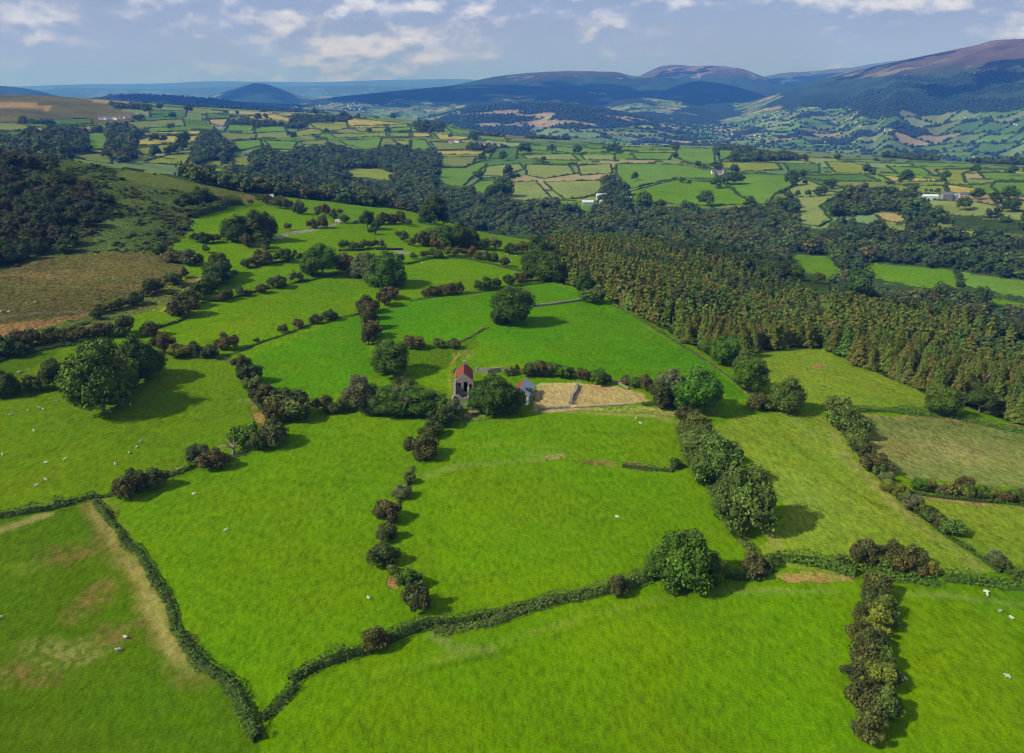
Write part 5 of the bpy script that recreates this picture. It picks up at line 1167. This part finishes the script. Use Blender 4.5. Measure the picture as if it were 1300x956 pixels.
meshobj('bonnet', *box(.3, 2.0, -.4, .4, .8, 1.6), CARB, e); c_ = meshobj('cab', *box(-1.0, .28, -.7, .7, 1.0, 2.6), CARB, e); meshobj('window', *box(-.9, .2, -.72, .72, 1.6, 2.4), GLASS, c_); wheels(e, (-.6,), (-.9, .9), .8); wheels(e, (1.5,), (-.7, .7), .5)
e, p = root('water_tank', 344, 250, 5, 'small white tank on the plateau rim', 'tank', rmax=900); meshobj('tank', *box(-2.2, 2.2, -1, 1, 0, 2.0), CARW, e); meshobj('lid', *box(-.5, .5, -.5, .5, 2.003, 2.2), SHEET, e)
# ------------------------------------------------------------------ camera, sun, sky
cam = bpy.data.cameras.new('camera'); co = link(bpy.data.objects.new('camera', cam))
co.location = (0, 0, CH); co.rotation_euler = (math.radians(90) - PITCH, 0, 0)
cam.lens = 28.0; cam.sensor_width = 36.0; cam.clip_start = .5; cam.clip_end = 200000
SC.camera = co
SUN_EL = math.radians(40); SAZ = math.radians(22)         # light travels towards (cos, sin) of SAZ
sd = bpy.data.lights.new('sun', 'SUN'); sd.energy = 4.8; sd.angle = math.radians(.5); sd.color = (1, .97, .90)
so = link(bpy.data.objects.new('sun', sd))
so.rotation_euler = Vector((math.cos(SAZ) * math.cos(SUN_EL), math.sin(SAZ) * math.cos(SUN_EL), -math.sin(SUN_EL))).to_track_quat('-Z', 'Y').to_euler()
so.location = (-300, -150, 400)
w = bpy.data.worlds.new('World'); SC.world = w; w.use_nodes = True
nt = w.node_tree; nt.nodes.clear()
out = nt.nodes.new('ShaderNodeOutputWorld'); bg = nt.nodes.new('ShaderNodeBackground'); nt.links.new(bg.outputs[0], out.inputs[0])
sky = nt.nodes.new('ShaderNodeTexSky'); sky.sky_type = 'NISHITA'; sky.sun_disc = False
sky.sun_elevation = SUN_EL; sky.sun_rotation = math.radians(248); sky.air_density = 1.0; sky.dust_density = .6; sky.ozone_density = 2.0
bg.inputs[1].default_value = .045
tc = nt.nodes.new('ShaderNodeTexCoord'); sx = nt.nodes.new('ShaderNodeSeparateXYZ'); nt.links.new(tc.outputs['Generated'], sx.inputs[0])
def WM(op, a, b=None, c=None, clamp=False):
    n = nt.nodes.new('ShaderNodeMath'); n.operation = op; n.use_clamp = clamp
    for i, x in enumerate((a, b, c)):
        if x is None: continue
        if isinstance(x, (int, float)): n.inputs[i].default_value = x
        else: nt.links.new(x, n.inputs[i])
    return n.outputs[0]
cv = nt.nodes.new('ShaderNodeCombineXYZ'); nt.links.new(sx.outputs[0], cv.inputs[0]); nt.links.new(sx.outputs[1], cv.inputs[1]); nt.links.new(WM('MULTIPLY', sx.outputs[2], 2.1), cv.inputs[2])
def wn(scale, detail, rough, off):
    mp = nt.nodes.new('ShaderNodeMapping'); nt.links.new(cv.outputs[0], mp.inputs[0]); mp.inputs['Location'].default_value = off
    n = nt.nodes.new('ShaderNodeTexNoise'); n.inputs['Scale'].default_value = scale; n.inputs['Detail'].default_value = detail; n.inputs['Roughness'].default_value = rough
    nt.links.new(mp.outputs[0], n.inputs['Vector']); return n.outputs[0]
c1 = wn(9.5, 8, .54, (3.1, 1.7, 0)); c1u = wn(9.5, 8, .54, (3.096, 1.7, .02)); c0 = wn(4.2, 3, .5, (5.1, 2.2, 1))
mask = WM('ADD', WM('MULTIPLY', c1, .62), WM('MULTIPLY', c0, .38))
ev = nt.nodes.new('ShaderNodeMapRange'); nt.links.new(sx.outputs[2], ev.inputs[0])
ev.inputs[1].default_value = .035; ev.inputs[2].default_value = .085; ev.inputs[3].default_value = -.04; ev.inputs[4].default_value = .085
mk = nt.nodes.new('ShaderNodeMapRange'); nt.links.new(WM('ADD', mask, ev.outputs[0]), mk.inputs[0]); mk.interpolation_type = 'SMOOTHSTEP'
mk.inputs[1].default_value = .46; mk.inputs[2].default_value = .62
lit = nt.nodes.new('ShaderNodeMapRange'); nt.links.new(WM('SUBTRACT', c1, c1u), lit.inputs[0]); lit.inputs[1].default_value = -.05; lit.inputs[2].default_value = .10; lit.interpolation_type = 'SMOOTHSTEP'
cc = nt.nodes.new('ShaderNodeMix'); cc.data_type = 'RGBA'; nt.links.new(lit.outputs[0], cc.inputs[0])
cc.inputs[6].default_value = (6.6, 8.0, 12.6, 1); cc.inputs[7].default_value = (17.5, 17.5, 20.0, 1)
tint = nt.nodes.new('ShaderNodeMix'); tint.data_type = 'RGBA'; tint.blend_type = 'MULTIPLY'; tint.inputs[0].default_value = 1
nt.links.new(sky.outputs[0], tint.inputs[6]); tint.inputs[7].default_value = (.55, .55, .62, 1)
mx = nt.nodes.new('ShaderNodeMix'); mx.data_type = 'RGBA'; nt.links.new(WM('MULTIPLY', mk.outputs[0], .85), mx.inputs[0])
vf = nt.nodes.new('ShaderNodeMapRange'); nt.links.new(sx.outputs[2], vf.inputs[0]); vf.inputs[1].default_value = .0; vf.inputs[2].default_value = .26; vf.inputs[3].default_value = .8; vf.inputs[4].default_value = 0
veil = nt.nodes.new('ShaderNodeMix'); veil.data_type = 'RGBA'; nt.links.new(vf.outputs[0], veil.inputs[0]); nt.links.new(tint.outputs[2], veil.inputs[6]); veil.inputs[7].default_value = (9.8, 12.0, 18.8, 1)
nt.links.new(veil.outputs[2], mx.inputs[6]); nt.links.new(cc.outputs[2], mx.inputs[7]); nt.links.new(mx.outputs[2], bg.inputs[0])
# ------------------------------------------------------------------ the air
def haze():
    m = bpy.data.materials.new('air'); m.use_nodes = True; t = m.node_tree; t.nodes.clear()
    o_ = t.nodes.new('ShaderNodeOutputMaterial'); v = t.nodes.new('ShaderNodeVolumePrincipled'); t.links.new(v.outputs[0], o_.inputs['Volume'])
    v.inputs['Color'].default_value = HAZE_COL; v.inputs['Density'].default_value = HAZE_D; v.inputs['Anisotropy'].default_value = 0.0; v.inputs['Absorption Color'].default_value = (.72, .72, .72, 1)
    s = 34500.0; z0 = -330.0; z1 = 640.0
    vs = [(x, y, z) for z in (z0, z1) for x, y in ((-s, -s), (s, -s), (s, s), (-s, s))]
    fs = [(3, 2, 1, 0), (4, 5, 6, 7), (0, 1, 5, 4), (1, 2, 6, 5), (2, 3, 7, 6), (3, 0, 4, 7)]
    me = newmesh('haze', vs, fs, [m]); o = link(bpy.data.objects.new('haze', me)); tag(o, kind='stuff', label='thin blue haze over the whole valley', cat='haze')
def clouds():
    # unseen cumulus added above the air box, placed to shade the far mountains
    rs = np.random.RandomState(9); mb = MB(); v0, f0 = ICO2
    sx_, sy_ = -math.cos(SAZ), -math.sin(SAZ); alt = 1500.0
    for (u, v, r, L1, L2) in [(700,118,8300,2600,900),(560,125,7600,1200,700),(880,118,8200,1300,700),(1010,122,9500,900,600),(160,124,6000,900,500),(330,118,10500,900,600),(1240,112,5600,700,380),(1120,100,7000,500,260),(960,98,13000,1500,800),(840,88,11500,600,300)]:
        az, _ = azel(u, v); x = r * math.sin(az); y = r * math.cos(az); hgt = alt - gz(x, y); x += sx_ * hgt / math.tan(SUN_EL); y += sy_ * hgt / math.tan(SUN_EL)
        for _ in range(int(10 + L1 / 60)):
            a = rs.rand() * 6.28; q = rs.rand() ** .6; s = rs.uniform(.18, .36) * L2
            c = np.array([x + math.cos(a) * q * L1, y + math.sin(a) * q * L2, alt + 120 + rs.rand() * 120])
            vv = v0 * [s, s, s * .45] * (1 + .12 * rs.normal(size=(len(v0), 1))) + c; vv[:, 2] = np.maximum(vv[:, 2], alt + 20 * rs.rand()); mb.add(vv, tri(f0), [.85] * 3)
    o = link(bpy.data.objects.new('clouds', mb.mesh('clouds', [plain('cloud', (.85, .85, .87))], True))); tag(o, 'unseen flat based cumulus added to shade the far mountains', 'cloud', kind='stuff')
clouds()
HAZE_COL = (.075, .29, 1.0, 1); HAZE_D = 9.5e-5
if HAZE_D: haze()
SC.cycles.pixel_filter_type = 'BLACKMAN_HARRIS'; SC.cycles.filter_width = 1.15; SC.cycles.volume_bounces = 0; SC.cycles.max_bounces = 4; SC.cycles.diffuse_bounces = 2
SC.view_settings.view_transform = 'Standard'; SC.view_settings.look = 'None'; SC.view_settings.exposure = .16; SC.view_settings.gamma = 1
SC.view_settings.use_curve_mapping = False
